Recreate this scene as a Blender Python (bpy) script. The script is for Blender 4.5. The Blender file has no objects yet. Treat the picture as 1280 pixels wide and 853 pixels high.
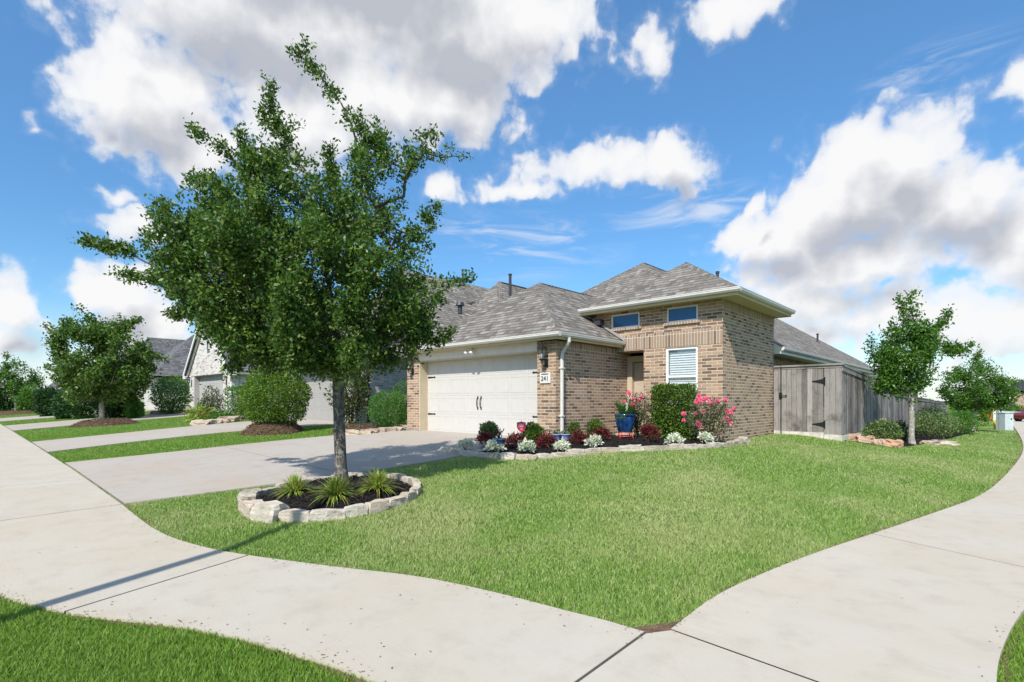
import bpy, bmesh, math, random
import numpy as np
from mathutils import Vector, Matrix

R = math.radians
sc = bpy.context.scene
COL = sc.collection

# ------------------------------------------------------------------ camera
CAM_H = 1.6
YAW = R(43.05)
cam_d = bpy.data.cameras.new('camera')
cam = bpy.data.objects.new('camera', cam_d)
COL.objects.link(cam)
cam.location = (0, 0, CAM_H)
cam.rotation_euler = (R(90), 0, YAW)
cam_d.sensor_fit = 'HORIZONTAL'
cam_d.sensor_width = 36
cam_d.lens = 36 * 650 / 1280
cam_d.shift_y = 74.5 / 1280
cam_d.clip_start = 0.05
cam_d.clip_end = 6000
sc.camera = cam

# ------------------------------------------------------------------ light
SUN_EL, SUN_AZ = R(46), R(22)          # azimuth from -Y towards +X
S = Vector((math.sin(SUN_AZ) * math.cos(SUN_EL), -math.cos(SUN_AZ) * math.cos(SUN_EL), math.sin(SUN_EL)))
sun_d = bpy.data.lights.new('sun', 'SUN')
sun = bpy.data.objects.new('sun', sun_d)
COL.objects.link(sun)
sun_d.energy = 4.6
sun_d.angle = R(0.53)
sun_d.color = (1.0, 0.955, 0.89)
sun.rotation_euler = (-S).to_track_quat('-Z', 'Y').to_euler()
sun.location = (10, -20, 30)

SKY_STRENGTH = 0.12
sc.view_settings.view_transform = 'Standard'
sc.view_settings.look = 'None'
sc.view_settings.gamma = 1
sc.view_settings.use_curve_mapping = False
sc.view_settings.exposure = 0.25

# cloud masses: (px, py, half width, half height, weight) measured on the sky, turned into azimuth / elevation
CLOUDS = [(430, -60, 330, 110, 1.25), (330, 20, 240, 100, 1.2), (560, 30, 190, 90, 1.2), (190, 120, 110, 85, 1.1), (240, 190, 75, 48, 1.0),
          (120, 105, 55, 38, .95), (480, 120, 150, 75, 1.1), (565, 130, 75, 60, 1.05), (660, 20, 110, 60, 1.0), (712, 60, 22, 38, .85), (380, 150, 110, 70, 1.0),
          (920, 15, 62, 34, .9), (815, 62, 36, 42, .86), (735, 205, 100, 34, .92), (838, 208, 52, 44, .95), (655, 232, 55, 20, .8), (545, 238, 34, 20, .9),
          (165, 285, 60, 24, .85), (145, 255, 30, 18, .8), (55, 167, 22, 18, .55), (140, 365, 50, 46, 1.05), (190, 400, 75, 46, 1.05), (5, 385, 40, 50, .9), (10, 428, 62, 26, .9),
          (1115, 200, 105, 66, 1.15), (1050, 250, 100, 70, 1.1), (955, 300, 70, 40, 1.0), (1185, 262, 110, 70, 1.1), (1090, 325, 140, 46, .95), (1260, 300, 90, 72, 1.05),
          (1000, 375, 95, 42, .95), (1285, 108, 34, 34, .9), (1150, 395, 150, 45, .85), (1270, 400, 120, 50, .9), (985, 420, 80, 28, .85),
          (935, 255, 14, 16, .75), (700, 470, 500, 26, .45)]


def azel(px, py):
    t = (px - 640) / 650; v = (501 - py) / 650
    return math.atan(t), math.atan(v / math.sqrt(1 + t * t))


class NT:
    """tiny node helper"""
    def __init__(s, nt):
        s.nt = nt; s.n = nt.nodes; s.l = nt.links

    def new(s, t, **kw):
        n = s.n.new(t)
        for k, v in kw.items():
            if k == 'ins':
                for kk, vv in v.items():
                    if isinstance(vv, bpy.types.NodeSocket): s.l.new(vv, n.inputs[kk])
                    else: n.inputs[kk].default_value = vv
            else: setattr(n, k, v)
        return n

    def m(s, op, a, b=0.0, c=0.0, clamp=False):
        n = s.n.new('ShaderNodeMath'); n.operation = op; n.use_clamp = clamp
        for i, v in enumerate((a, b, c)):
            if isinstance(v, bpy.types.NodeSocket): s.l.new(v, n.inputs[i])
            else: n.inputs[i].default_value = v
        return n.outputs[0]

    def v(s, op, a, b=(0, 0, 0)):
        n = s.n.new('ShaderNodeVectorMath'); n.operation = op
        for i, v in enumerate((a, b)):
            if isinstance(v, bpy.types.NodeSocket): s.l.new(v, n.inputs[i])
            else: n.inputs[i].default_value = v
        return n

    def mix(s, f, a, b, blend='MIX'):
        n = s.n.new('ShaderNodeMix'); n.data_type = 'RGBA'; n.blend_type = blend
        for i, v in ((0, f), (6, a), (7, b)):
            if isinstance(v, bpy.types.NodeSocket): s.l.new(v, n.inputs[i])
            else: n.inputs[i].default_value = (v if i == 0 else (*v[:3], 1))
        return n.outputs[2]

    def sm(s, x, a, b, c=0.0, d=1.0):
        n = s.n.new('ShaderNodeMapRange'); n.interpolation_type = 'SMOOTHSTEP'
        s.l.new(x, n.inputs[0])
        for i, v in enumerate((a, b, c, d)): n.inputs[i + 1].default_value = v
        return n.outputs[0]

    def noise(s, vec, scale, detail=4, rough=.55, dist=0.0, dim='3D'):
        n = s.n.new('ShaderNodeTexNoise'); n.noise_dimensions = dim
        n.inputs['Scale'].default_value = scale; n.inputs['Detail'].default_value = detail
        n.inputs['Roughness'].default_value = rough; n.inputs['Distortion'].default_value = dist
        if vec is not None: s.l.new(vec, n.inputs['Vector'])
        return n

    def ramp(s, x, stops, interp='LINEAR'):
        n = s.n.new('ShaderNodeValToRGB'); s.l.new(x, n.inputs[0])
        r = n.color_ramp; r.interpolation = interp
        while len(r.elements) < len(stops): r.elements.new(.5)
        for e, (p, c) in zip(r.elements, stops):
            e.position = p; e.color = (*c, 1)
        return n.outputs[0]


def build_world():
    w = bpy.data.worlds.new('World'); sc.world = w; w.use_nodes = True
    g = bpy.data.node_groups.new('cloud_density', 'ShaderNodeTree')
    g.interface.new_socket('P', in_out='INPUT', socket_type='NodeSocketVector')
    g.interface.new_socket('D', in_out='OUTPUT', socket_type='NodeSocketFloat'); g.interface.new_socket('S', in_out='OUTPUT', socket_type='NodeSocketFloat')
    k = NT(g)
    gi = k.n.new('NodeGroupInput'); go = k.n.new('NodeGroupOutput')
    P = gi.outputs[0]
    w1 = k.noise(P, 7.0, 2, .5, dim='2D'); w2 = k.noise(P, 28.0, 1, .55, dim='2D')
    wp = k.v('MULTIPLY', k.v('SUBTRACT', w1.outputs['Color'], (.5, .5, .5)).outputs[0], (.08, .06, 0)).outputs[0]
    wp2 = k.v('MULTIPLY', k.v('SUBTRACT', w2.outputs['Color'], (.5, .5, .5)).outputs[0], (.03, .03, 0)).outputs[0]
    Q = k.v('ADD', k.v('ADD', P, wp).outputs[0], wp2).outputs[0]
    acc = None
    for (px, py, rx, ry, wt) in CLOUDS:
        a, e = azel(px, py)
        a2, _ = azel(px + rx, py); a1, _ = azel(px - rx, py)
        _, e2 = azel(px, py - ry); _, e1 = azel(px, py + ry)
        sx = 2 / (a2 - a1); sy = 2 / (e2 - e1)
        d = k.v('SUBTRACT', Q, (a, e, 0)).outputs[0]
        d = k.v('MULTIPLY', d, (sx * .74, sy * .74, 0)).outputs[0]
        ln = k.v('LENGTH', d).outputs['Value']
        f = k.m('MULTIPLY', k.m('SUBTRACT', 1.0, ln), wt)
        acc = f if acc is None else k.m('SMOOTH_MAX', acc, f, .12)
    n1 = k.noise(P, 15.0, 6, .62, dim='2D').outputs['Fac']
    n2 = k.noise(P, 5.0, 3, .55, dim='2D').outputs['Fac']
    # billows: rounded cells give cumulus edges
    vo = k.n.new('ShaderNodeTexVoronoi'); vo.feature = 'F1'; vo.voronoi_dimensions = '2D'; vo.inputs['Scale'].default_value = 17; vo.inputs['Detail'].default_value = 1.5
    vo.inputs['Roughness'].default_value = .6; k.l.new(Q, vo.inputs['Vector'])
    bil = k.m('SUBTRACT', .45, vo.outputs['Distance'])
    calm = k.sm(acc, .2, .85, 1.0, .5)
    dd = k.m('ADD', acc, k.m('MULTIPLY', k.m('MULTIPLY', k.m('SUBTRACT', n1, .5), 1.0), calm))
    dd = k.m('ADD', dd, k.m('MULTIPLY', k.m('MULTIPLY', bil, .38), calm))
    dd = k.m('ADD', dd, k.m('MULTIPLY', k.m('SUBTRACT', n2, .5), .35))
    k.l.new(dd, go.inputs[0])
    ss = k.m('ADD', acc, k.m('MULTIPLY', k.m('SUBTRACT', n2, .5), .9))
    ss = k.m('ADD', ss, k.m('MULTIPLY', k.m('SUBTRACT', n1, .5), .45))
    k.l.new(ss, go.inputs[1])

    k = NT(w.node_tree); k.n.clear()
    out = k.n.new('ShaderNodeOutputWorld')
    bg = k.n.new('ShaderNodeBackground'); bg.inputs[1].default_value = SKY_STRENGTH
    sky = k.n.new('ShaderNodeTexSky'); sky.sky_type = 'NISHITA'; sky.sun_disc = False
    sky.sun_elevation = SUN_EL; sky.sun_rotation = math.pi - SUN_AZ
    sky.air_density = 1.0; sky.dust_density = .3; sky.ozone_density = 2.2; sky.altitude = 10
    geo = k.n.new('ShaderNodeNewGeometry')
    D = k.v('MULTIPLY', geo.outputs['Incoming'], (-1, -1, -1)).outputs[0]
    tc = k.n.new('ShaderNodeTexCoord'); D = tc.outputs['Generated']
    vr = k.n.new('ShaderNodeVectorRotate'); vr.rotation_type = 'Z_AXIS'
    k.l.new(D, vr.inputs['Vector']); vr.inputs['Angle'].default_value = -YAW
    sp = k.n.new('ShaderNodeSeparateXYZ'); k.l.new(vr.outputs[0], sp.inputs[0])
    az = k.m('ARCTAN2', sp.outputs[0], sp.outputs[1])
    el = k.m('ARCSINE', sp.outputs[2])
    cb = k.n.new('ShaderNodeCombineXYZ'); k.l.new(az, cb.inputs[0]); k.l.new(el, cb.inputs[1])
    P = cb.outputs[0]

    def dens(vec):
        gn = k.n.new('ShaderNodeGroup'); gn.node_tree = g; k.l.new(vec, gn.inputs[0]); return gn.outputs
    g0 = dens(P); d0 = g0[0]
    d1 = dens(k.v('ADD', P, (-.02, .05, 0)).outputs[0])
    # elsewhere in the dome: a loose scatter of clouds, so the sky is lit all round
    far = k.noise(P, 2.2, 4, .6, dim='2D').outputs['Fac']
    side = k.sm(k.m('ABSOLUTE', az), .95, 1.25)
    top = k.sm(el, .75, .95)
    where = k.m('MAXIMUM', side, top)
    extra = k.m('MULTIPLY', k.sm(far, .54, .68), where)
    mask = k.m('ADD', k.m('MULTIPLY', k.sm(d0, .05, .36), .55), k.m('MULTIPLY', k.sm(d0, -.08, .66), .45))
    mask = k.m('MAXIMUM', mask, k.m('MULTIPLY', extra, .9))
    # thin drawn-out streaks of high cloud
    mp = k.n.new('ShaderNodeMapping'); mp.inputs['Rotation'].default_value = (0, 0, -.22); mp.inputs['Scale'].default_value = (3.0, 17, 1); k.l.new(P, mp.inputs[0])
    stn = k.sm(k.noise(mp.outputs[0], 2.0, 5, .6, .5, dim='2D').outputs['Fac'], .42, .75)
    reg = None
    for (px, py, rx, ry) in ((640, 305, 190, 60), (860, 265, 170, 45), (1180, 90, 160, 60)):
        a, e = azel(px, py); a2, _ = azel(px + rx, py); _, e2 = azel(px, py - ry)
        d = k.v('MULTIPLY', k.v('SUBTRACT', P, (a, e, 0)).outputs[0], (1 / (a2 - a), 1 / (e2 - e), 0)).outputs[0]
        f = k.sm(k.v('LENGTH', d).outputs['Value'], 1.0, .1)
        reg = f if reg is None else k.m('MAXIMUM', reg, f)
    mask = k.m('MAXIMUM', mask, k.m('MULTIPLY', k.m('MULTIPLY', stn, reg), .6))
    wisp = k.m('MULTIPLY', k.sm(d0, -.12, .2), .12)
    mask = k.m('MAXIMUM', mask, wisp)
    mask = k.m('MAXIMUM', mask, k.sm(el, .16, -.01, 0, .75))
    thick = k.sm(d1[1], .32, 1.25)
    # small-scale modelling: a little darker where more cloud stands sunward
    rel = k.m('MULTIPLY', k.m('SUBTRACT', d1[0], d0), .42)
    thick = k.m('ADD', thick, k.m('MULTIPLY', rel, k.sm(d0, .2, .6)), clamp=True)
    K = .80 / SKY_STRENGTH
    cc = k.mix(thick, (1.0 * K, 1.0 * K, 1.01 * K), (.54 * K, .565 * K, .63 * K))
    # the sky's own blue, slightly deeper
    hs = k.n.new('ShaderNodeHueSaturation'); k.l.new(sky.outputs[0], hs.inputs['Color'])
    hs.inputs['Saturation'].default_value = 1.2; hs.inputs['Value'].default_value = 1.56; hs.inputs['Hue'].default_value = .496
    low = k.mix(k.sm(el, .75, .12), (1, 1, 1), (.56, .68, .76))
    deep = k.mix(1.0, hs.outputs[0], low, 'MULTIPLY')
    k.l.new(k.mix(mask, deep, cc), bg.inputs[0])
    k.l.new(bg.outputs[0], out.inputs[0])
    w.cycles.sampling_method = 'MANUAL'; w.cycles.sample_map_resolution = 512


build_world()

# ------------------------------------------------------------------ terrain
rng = np.random.default_rng(7)
random.seed(7)
XE_Y = [3.4, 7.6, 11.6, 16, 22.8, 45, 80]; XE_X = [-1.6, -1.0, -.2, .2, .6, .8, .9]
YS_X = [-60, -9.4, -7, -5.6, -4.5, -3.85, -2.5, -1.7, 0]; YS_Y = [1.65, 1.65, 1.65, 1.97, 2.5, 2.85, 3.1, 3.17, 3.2]


def terrain(x, y):
    x = np.asarray(x, float); y = np.asarray(y, float)
    base = np.interp(x, [-400, -60, -35, -22, -14, -6, 0], [.35, .35, .3, .22, .15, 0, 0]) + np.interp(y, [0, 15, 40, 75, 200], [0, 0, -.12, -.5, -.8])
    P = np.interp(x, [-60, -34, -20, -14, -8], [.92, .88, .74, .6, .6]) + np.interp(y, [17, 21, 26, 35, 45, 75, 200], [0, -.12, -.33, -.5, -.7, -1.0, -1.4])
    s = np.clip((y - np.interp(x, YS_X, YS_Y)) / 8.3, 0, 1)
    e = np.clip((np.interp(y, XE_Y, XE_X) - x) / 4.6, 0, 1)
    h = np.clip(.5 + .5 * (e - s) / .15, 0, 1)
    m = e * (1 - h) + s * h - .15 * h * (1 - h) * .5
    m = np.clip(m, 0, 1)
    m = m * (1.12 - .12 * m)
    return base + (P - base) * m


def tz(x, y): return float(terrain(x, y))


CX, SX_ = math.cos(YAW), math.sin(YAW)


def c2w(cx, d):            # camera right/forward -> world x,y
    return CX * cx - SX_ * d, SX_ * cx + CX * d


def w2c(x, y):
    return CX * x + SX_ * y, -SX_ * x + CX * y


def G(px, py, dz=0.0):
    """where the sight line meets the ground"""
    t = (px - 640) / 650; v = (501 - py) / 650
    d = 2.0
    while d < 400:
        x, y = c2w(t * d, d)
        if CAM_H + v * d <= tz(x, y) + dz: break
        d += .02 if d < 40 else .2
    return Vector((x, y, tz(x, y)))


def depth(p): return w2c(p[0], p[1])[1]


# ------------------------------------------------------------------ object helpers
def tag(o, label=None, cat=None, group=None, kind=None):
    if label: o['label'] = label
    if cat: o['category'] = cat
    if group: o['group'] = group
    if kind: o['kind'] = kind
    return o


def empty(name, loc, label, cat, group=None, rz=0):
    o = bpy.data.objects.new(name, None); COL.objects.link(o)
    o.empty_display_size = .2
    o.location = loc; o.rotation_euler = (0, 0, rz)
    return tag(o, label, cat, group)


def off(o):
    v = Vector((0, 0, 0))
    while o is not None: v += o.location; o = o.parent
    return v


def auto_uv(me, shift=(0, 0, 0)):
    n = len(me.loops)
    if n == 0: return
    nv = len(me.vertices)
    co = np.empty(nv * 3, np.float32); me.vertices.foreach_get('co', co); co = co.reshape(-1, 3) + np.array(shift, np.float32)
    li = np.empty(n, np.int32); me.loops.foreach_get('vertex_index', li)
    npol = len(me.polygons)
    nor = np.empty(npol * 3, np.float32); me.polygons.foreach_get('normal', nor); nor = nor.reshape(-1, 3)
    tot = np.empty(npol, np.int32); me.polygons.foreach_get('loop_total', tot)
    pn = np.repeat(nor, tot, axis=0)
    t = np.stack([-pn[:, 1], pn[:, 0], np.zeros(n)], 1)
    L = np.linalg.norm(t, axis=1)
    flat = L < .05
    t[~flat] /= L[~flat, None]
    t[flat] = (1, 0, 0)
    # one sense for opposite faces
    sg = np.where((np.abs(t[:, 0]) > np.abs(t[:, 1])), np.sign(t[:, 0]), np.sign(t[:, 1])); sg[sg == 0] = 1
    t *= sg[:, None]
    b = np.cross(pn, t); b[flat] = (0, 1, 0)
    b *= np.where(b[:, 2] < 0, -1, 1)[:, None]
    p = co[li]
    uv = np.stack([(p * t).sum(1), (p * b).sum(1)], 1).astype(np.float32)
    # slopes: measure v from height so rows line up across faces
    lay = me.uv_layers.new(name='UVMap')
    lay.data.foreach_set('uv', uv.ravel())


class MB:
    def __init__(s): s.v = []; s.f = []; s.mi = []; s.cur = 0

    def poly(s, pts):
        b = len(s.v); s.v += [tuple(p) for p in pts]; s.f.append(tuple(range(b, b + len(pts)))); s.mi.append(s.cur); return s

    def box(s, x0, x1, y0, y1, z0, z1):
        b = len(s.v)
        s.v += [(x0, y0, z0), (x1, y0, z0), (x1, y1, z0), (x0, y1, z0), (x0, y0, z1), (x1, y0, z1), (x1, y1, z1), (x0, y1, z1)]
        for f in ((3, 2, 1, 0), (4, 5, 6, 7), (0, 1, 5, 4), (1, 2, 6, 5), (2, 3, 7, 6), (3, 0, 4, 7)):
            s.f.append(tuple(b + i for i in f)); s.mi.append(s.cur)
        return s

    def prism(s, pts, vec):
        """closed outline pts swept along vec"""
        vec = Vector(vec); a = [Vector(p) for p in pts]; n = len(a); b = len(s.v)
        s.v += [tuple(p) for p in a] + [tuple(p + vec) for p in a]
        s.f.append(tuple(b + i for i in reversed(range(n)))); s.f.append(tuple(b + n + i for i in range(n)))
        for i in range(n):
            j = (i + 1) % n; s.f.append((b + i, b + j, b + n + j, b + n + i))
        s.mi += [s.cur] * (n + 2)
        return s

    def tube(s, pts, rad, n=8, caps=True):
        pts = [Vector(p) for p in pts]
        if not hasattr(rad, '__len__'): rad = [rad] * len(pts)
        ref = None; b = len(s.v)
        for i, p in enumerate(pts):
            d = (pts[min(i + 1, len(pts) - 1)] - pts[max(i - 1, 0)]).normalized()
            if ref is None: ref = Vector((1, 0, 0)) if abs(d.x) < .8 else Vector((0, 1, 0))
            u = (ref - d * ref.dot(d)).normalized(); w = d.cross(u); ref = u
            for k in range(n):
                a = 2 * math.pi * k / n
                s.v.append(tuple(p + (u * math.cos(a) + w * math.sin(a)) * rad[i]))
        for i in range(len(pts) - 1):
            for k in range(n):
                k2 = (k + 1) % n
                s.f.append((b + i * n + k, b + i * n + k2, b + (i + 1) * n + k2, b + (i + 1) * n + k)); s.mi.append(s.cur)
        if caps:
            s.f.append(tuple(b + k for k in reversed(range(n)))); s.f.append(tuple(b + (len(pts) - 1) * n + k for k in range(n))); s.mi += [s.cur] * 2
        return s

    def lathe(s, c, prof, n=20):
        c = Vector(c); b = len(s.v)
        for (r, z) in prof:
            for k in range(n):
                a = 2 * math.pi * k / n; s.v.append((c.x + r * math.cos(a), c.y + r * math.sin(a), c.z + z))
        for i in range(len(prof) - 1):
            for k in range(n):
                k2 = (k + 1) % n
                s.f.append((b + i * n + k, b + i * n + k2, b + (i + 1) * n + k2, b + (i + 1) * n + k)); s.mi.append(s.cur)
        return s

    def grid(s, fn, nu, nv):
        b = len(s.v)
        for j in range(nv + 1):
            for i in range(nu + 1): s.v.append(tuple(fn(i / nu, j / nv)))
        for j in range(nv):
            for i in range(nu):
                a = b + j * (nu + 1) + i
                s.f.append((a, a + 1, a + nu + 2, a + nu + 1)); s.mi.append(s.cur)
        return s

    def blob(s, c, r, seg=10, ring=7, jit=0.0, rnd=random):
        c = Vector(c); r = Vector(r) if hasattr(r, '__len__') else Vector((r, r, r)); b = len(s.v)
        for j in range(ring + 1):
            th = math.pi * j / ring
            for k in range(seg):
                a = 2 * math.pi * k / seg; q = 1 + rnd.uniform(-jit, jit)
                s.v.append((c.x + r.x * q * math.sin(th) * math.cos(a), c.y + r.y * q * math.sin(th) * math.sin(a), c.z + r.z * q * math.cos(th)))
        for j in range(ring):
            for k in range(seg):
                k2 = (k + 1) % seg
                s.f.append((b + j * seg + k, b + (j + 1) * seg + k, b + (j + 1) * seg + k2, b + j * seg + k2)); s.mi.append(s.cur)
        return s

    def build(s, name, mat, parent=None, smooth=False, origin=None, local=False, bevel=0):
        me = bpy.data.meshes.new(name)
        o3 = Vector((0, 0, 0))
        if parent is not None and not local: o3 = off(parent)
        if origin is not None: o3 = Vector(origin)
        vs = [(v[0] - o3.x, v[1] - o3.y, v[2] - o3.z) for v in s.v]
        me.from_pydata(vs, [], s.f)
        for mm in (mat if isinstance(mat, (list, tuple)) else [mat]): me.materials.append(mm)
        if isinstance(mat, (list, tuple)): me.polygons.foreach_set('material_index', s.mi)
        if smooth: me.polygons.foreach_set('use_smooth', [True] * len(me.polygons))
        me.update()
        auto_uv(me, o3)
        o = bpy.data.objects.new(name, me); COL.objects.link(o)
        if parent is not None: o.parent = parent
        if origin is not None: o.location = origin
        if bevel:
            md = o.modifiers.new('bevel', 'BEVEL'); md.width = bevel; md.segments = 2; md.limit_method = 'ANGLE'
        return o


def np_mesh(name, V, mat, parent=None, origin=None, smooth=False, local=False):
    """V: (n,k,3) separate k-gons -> one object"""
    n, k, _ = V.shape
    o3 = np.zeros(3)
    if parent is not None and not local: o3 = np.array(off(parent))
    if origin is not None: o3 = np.array(origin)
    me = bpy.data.meshes.new(name)
    co = (V.reshape(-1, 3) - o3).astype(np.float32)
    me.vertices.add(n * k); me.vertices.foreach_set('co', co.ravel())
    me.loops.add(n * k); me.loops.foreach_set('vertex_index', np.arange(n * k, dtype=np.int32))
    me.polygons.add(n); me.polygons.foreach_set('loop_start', np.arange(0, n * k, k, dtype=np.int32))
    me.polygons.foreach_set('loop_total', np.full(n, k, dtype=np.int32))
    if smooth: me.polygons.foreach_set('use_smooth', np.ones(n, bool))
    me.materials.append(mat); me.update(calc_edges=True)
    o = bpy.data.objects.new(name, me); COL.objects.link(o)
    if parent is not None: o.parent = parent
    if origin is not None: o.location = origin
    return o


def leaves(P, size, aspect=.45, up=.25, r=None, fold=0.0, pref=None):
    """diamond leaves at points P (n,3); -> (n,4,3)"""
    r = r or rng
    n = len(P)
    a = r.normal(size=(n, 3)); a[:, 2] += up
    if pref is not None: a += pref
    a /= np.linalg.norm(a, axis=1)[:, None]
    b = r.normal(size=(n, 3)); b -= (b * a).sum(1)[:, None] * a; b /= np.linalg.norm(b, axis=1)[:, None]
    L = size * r.uniform(.65, 1.3, n)[:, None]
    W = L * aspect * .5
    c = np.cross(a, b)
    p0 = P; p2 = P + a * L
    mid = P + a * L * .48
    return np.stack([p0, mid + b * W + c * W * fold, p2, mid - b * W + c * W * fold], 1)


def copy_tree(o, parent=None):
    c = o.copy(); COL.objects.link(c); c.parent = parent
    for ch in list(o.children): copy_tree(ch, c)
    return c


# ------------------------------------------------------------------ materials
def new_mat(name):
    m = bpy.data.materials.new(name); m.use_nodes = True
    k = NT(m.node_tree); b = k.n['Principled BSDF']
    return m, k, b


def setc(k, b, col, rough=.7, spec=.3, metal=0.0):
    if isinstance(col, bpy.types.NodeSocket): k.l.new(col, b.inputs['Base Color'])
    else: b.inputs['Base Color'].default_value = (*col, 1)
    if isinstance(rough, bpy.types.NodeSocket): k.l.new(rough, b.inputs['Roughness'])
    else: b.inputs['Roughness'].default_value = rough
    b.inputs['Specular IOR Level'].default_value = spec
    b.inputs['Metallic'].default_value = metal


def bump(k, b, h, dist=.01, strength=1.0):
    n = k.n.new('ShaderNodeBump'); n.inputs['Distance'].default_value = dist; n.inputs['Strength'].default_value = strength
    k.l.new(h, n.inputs['Height']); k.l.new(n.outputs[0], b.inputs['Normal'])


def scl(c, f): return tuple(min(1, x * f) for x in c)


def plain(name, col, rough=.6, spec=.35, metal=0.0, var=.12, scale=6.0, bumpd=.0015, bscale=60):
    m, k, b = new_mat(name)
    tc = k.n.new('ShaderNodeTexCoord').outputs['Object']
    n = k.noise(tc, scale, 5, .6).outputs['Fac']
    c = k.mix(k.sm(n, .3, .7), scl(col, 1 - var), scl(col, 1 + var * .6))
    setc(k, b, c, rough, spec, metal)
    if bumpd: bump(k, b, k.noise(tc, bscale, 3, .6).outputs['Fac'], bumpd)
    return m


def uvsock(k):
    n = k.n.new('ShaderNodeUVMap'); n.uv_map = 'UVMap'; return n.outputs[0]


def brick_mat(name, stops, mortar, W=.262, H=.0813, gap=.0135, swap=False, dark=1.0):
    m, k, b = new_mat(name)
    uv = uvsock(k)
    sp = k.n.new('ShaderNodeSeparateXYZ'); k.l.new(uv, sp.inputs[0])
    u, v = (sp.outputs[1], sp.outputs[0]) if swap else (sp.outputs[0], sp.outputs[1])
    wob = k.noise(uv, 9, 2, .5).outputs['Fac']
    u = k.m('ADD', u, k.m('MULTIPLY', wob, .006)); v = k.m('ADD', v, k.m('MULTIPLY', wob, .006))
    row = k.m('FLOOR', k.m('DIVIDE', v, H))
    uu = k.m('DIVIDE', u, W)
    if not swap: uu = k.m('ADD', uu, k.m('MULTIPLY', k.m('MODULO', k.m('ABSOLUTE', row), 2), .5))
    cell = k.m('FLOOR', uu)
    fu = k.m('MULTIPLY', k.m('SUBTRACT', uu, cell), W)
    fv = k.m('MULTIPLY', k.m('FRACT', k.m('DIVIDE', v, H)), H)
    du = k.m('MINIMUM', fu, k.m('SUBTRACT', W, fu)); dv = k.m('MINIMUM', fv, k.m('SUBTRACT', H, fv))
    edge = k.m('MINIMUM', du, dv)
    br = k.sm(edge, gap * .45, gap * .8)
    cb = k.n.new('ShaderNodeCombineXYZ'); k.l.new(cell, cb.inputs[0]); k.l.new(row, cb.inputs[1])
    wn = k.n.new('ShaderNodeTexWhiteNoise'); wn.noise_dimensions = '2D'; k.l.new(cb.outputs[0], wn.inputs['Vector'])
    col = k.ramp(wn.outputs['Value'], stops)
    g = k.noise(uv, 55, 5, .65).outputs['Fac']
    col = k.mix(k.sm(g, .2, .8), (.35, .3, .27), col, 'MIX') if False else k.mix(k.m('MULTIPLY', k.sm(g, .45, .75), .35), col, scl(mortar, .75))
    col = k.mix(k.m('MULTIPLY', k.sm(g, .5, .25), .4), col, (.06, .045, .035))
    mo = k.mix(k.sm(k.noise(uv, 14, 4, .6).outputs['Fac'], .3, .7), scl(mortar, .85), mortar)
    col = k.mix(br, mo, col)
    big = k.noise(uv, .8, 4, .6).outputs['Fac']
    col = k.mix(k.m('MULTIPLY', k.sm(big, .5, .75), .18), col, scl(mortar, .6))
    setc(k, b, col, .88, .2)
    h = k.m('ADD', br, k.m('MULTIPLY', g, .35))
    bump(k, b, h, .006)
    return m


M = {}
M['brick'] = brick_mat('tan_brick', [(0, (.11, .068, .045)), (.12, (.16, .10, .062)), (.3, (.33, .195, .115)), (.5, (.45, .285, .17)), (.72, (.35, .225, .145)), (.88, (.48, .335, .215)), (1, (.2, .13, .09))], (.68, .58, .46))
M['soldier'] = brick_mat('tan_brick_upright', [(0, (.13, .09, .065)), (.2, (.27, .18, .12)), (.45, (.36, .25, .17)), (.7, (.30, .21, .15)), (.9, (.40, .29, .21)), (1, (.17, .12, .09))], (.68, .58, .46), swap=True, W=.42)
M['white_brick'] = brick_mat('washed_white_brick', [(0, (.25, .21, .18)), (.15, (.5, .45, .40)), (.4, (.68, .63, .58)), (.9, (.75, .71, .66)), (1, (.38, .30, .26))], (.74, .71, .66))
M['grey_brick'] = brick_mat('grey_white_brick', [(0, (.2, .19, .19)), (.3, (.42, .40, .39)), (.7, (.58, .56, .54)), (1, (.3, .28, .27))], (.62, .6, .58))


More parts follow.
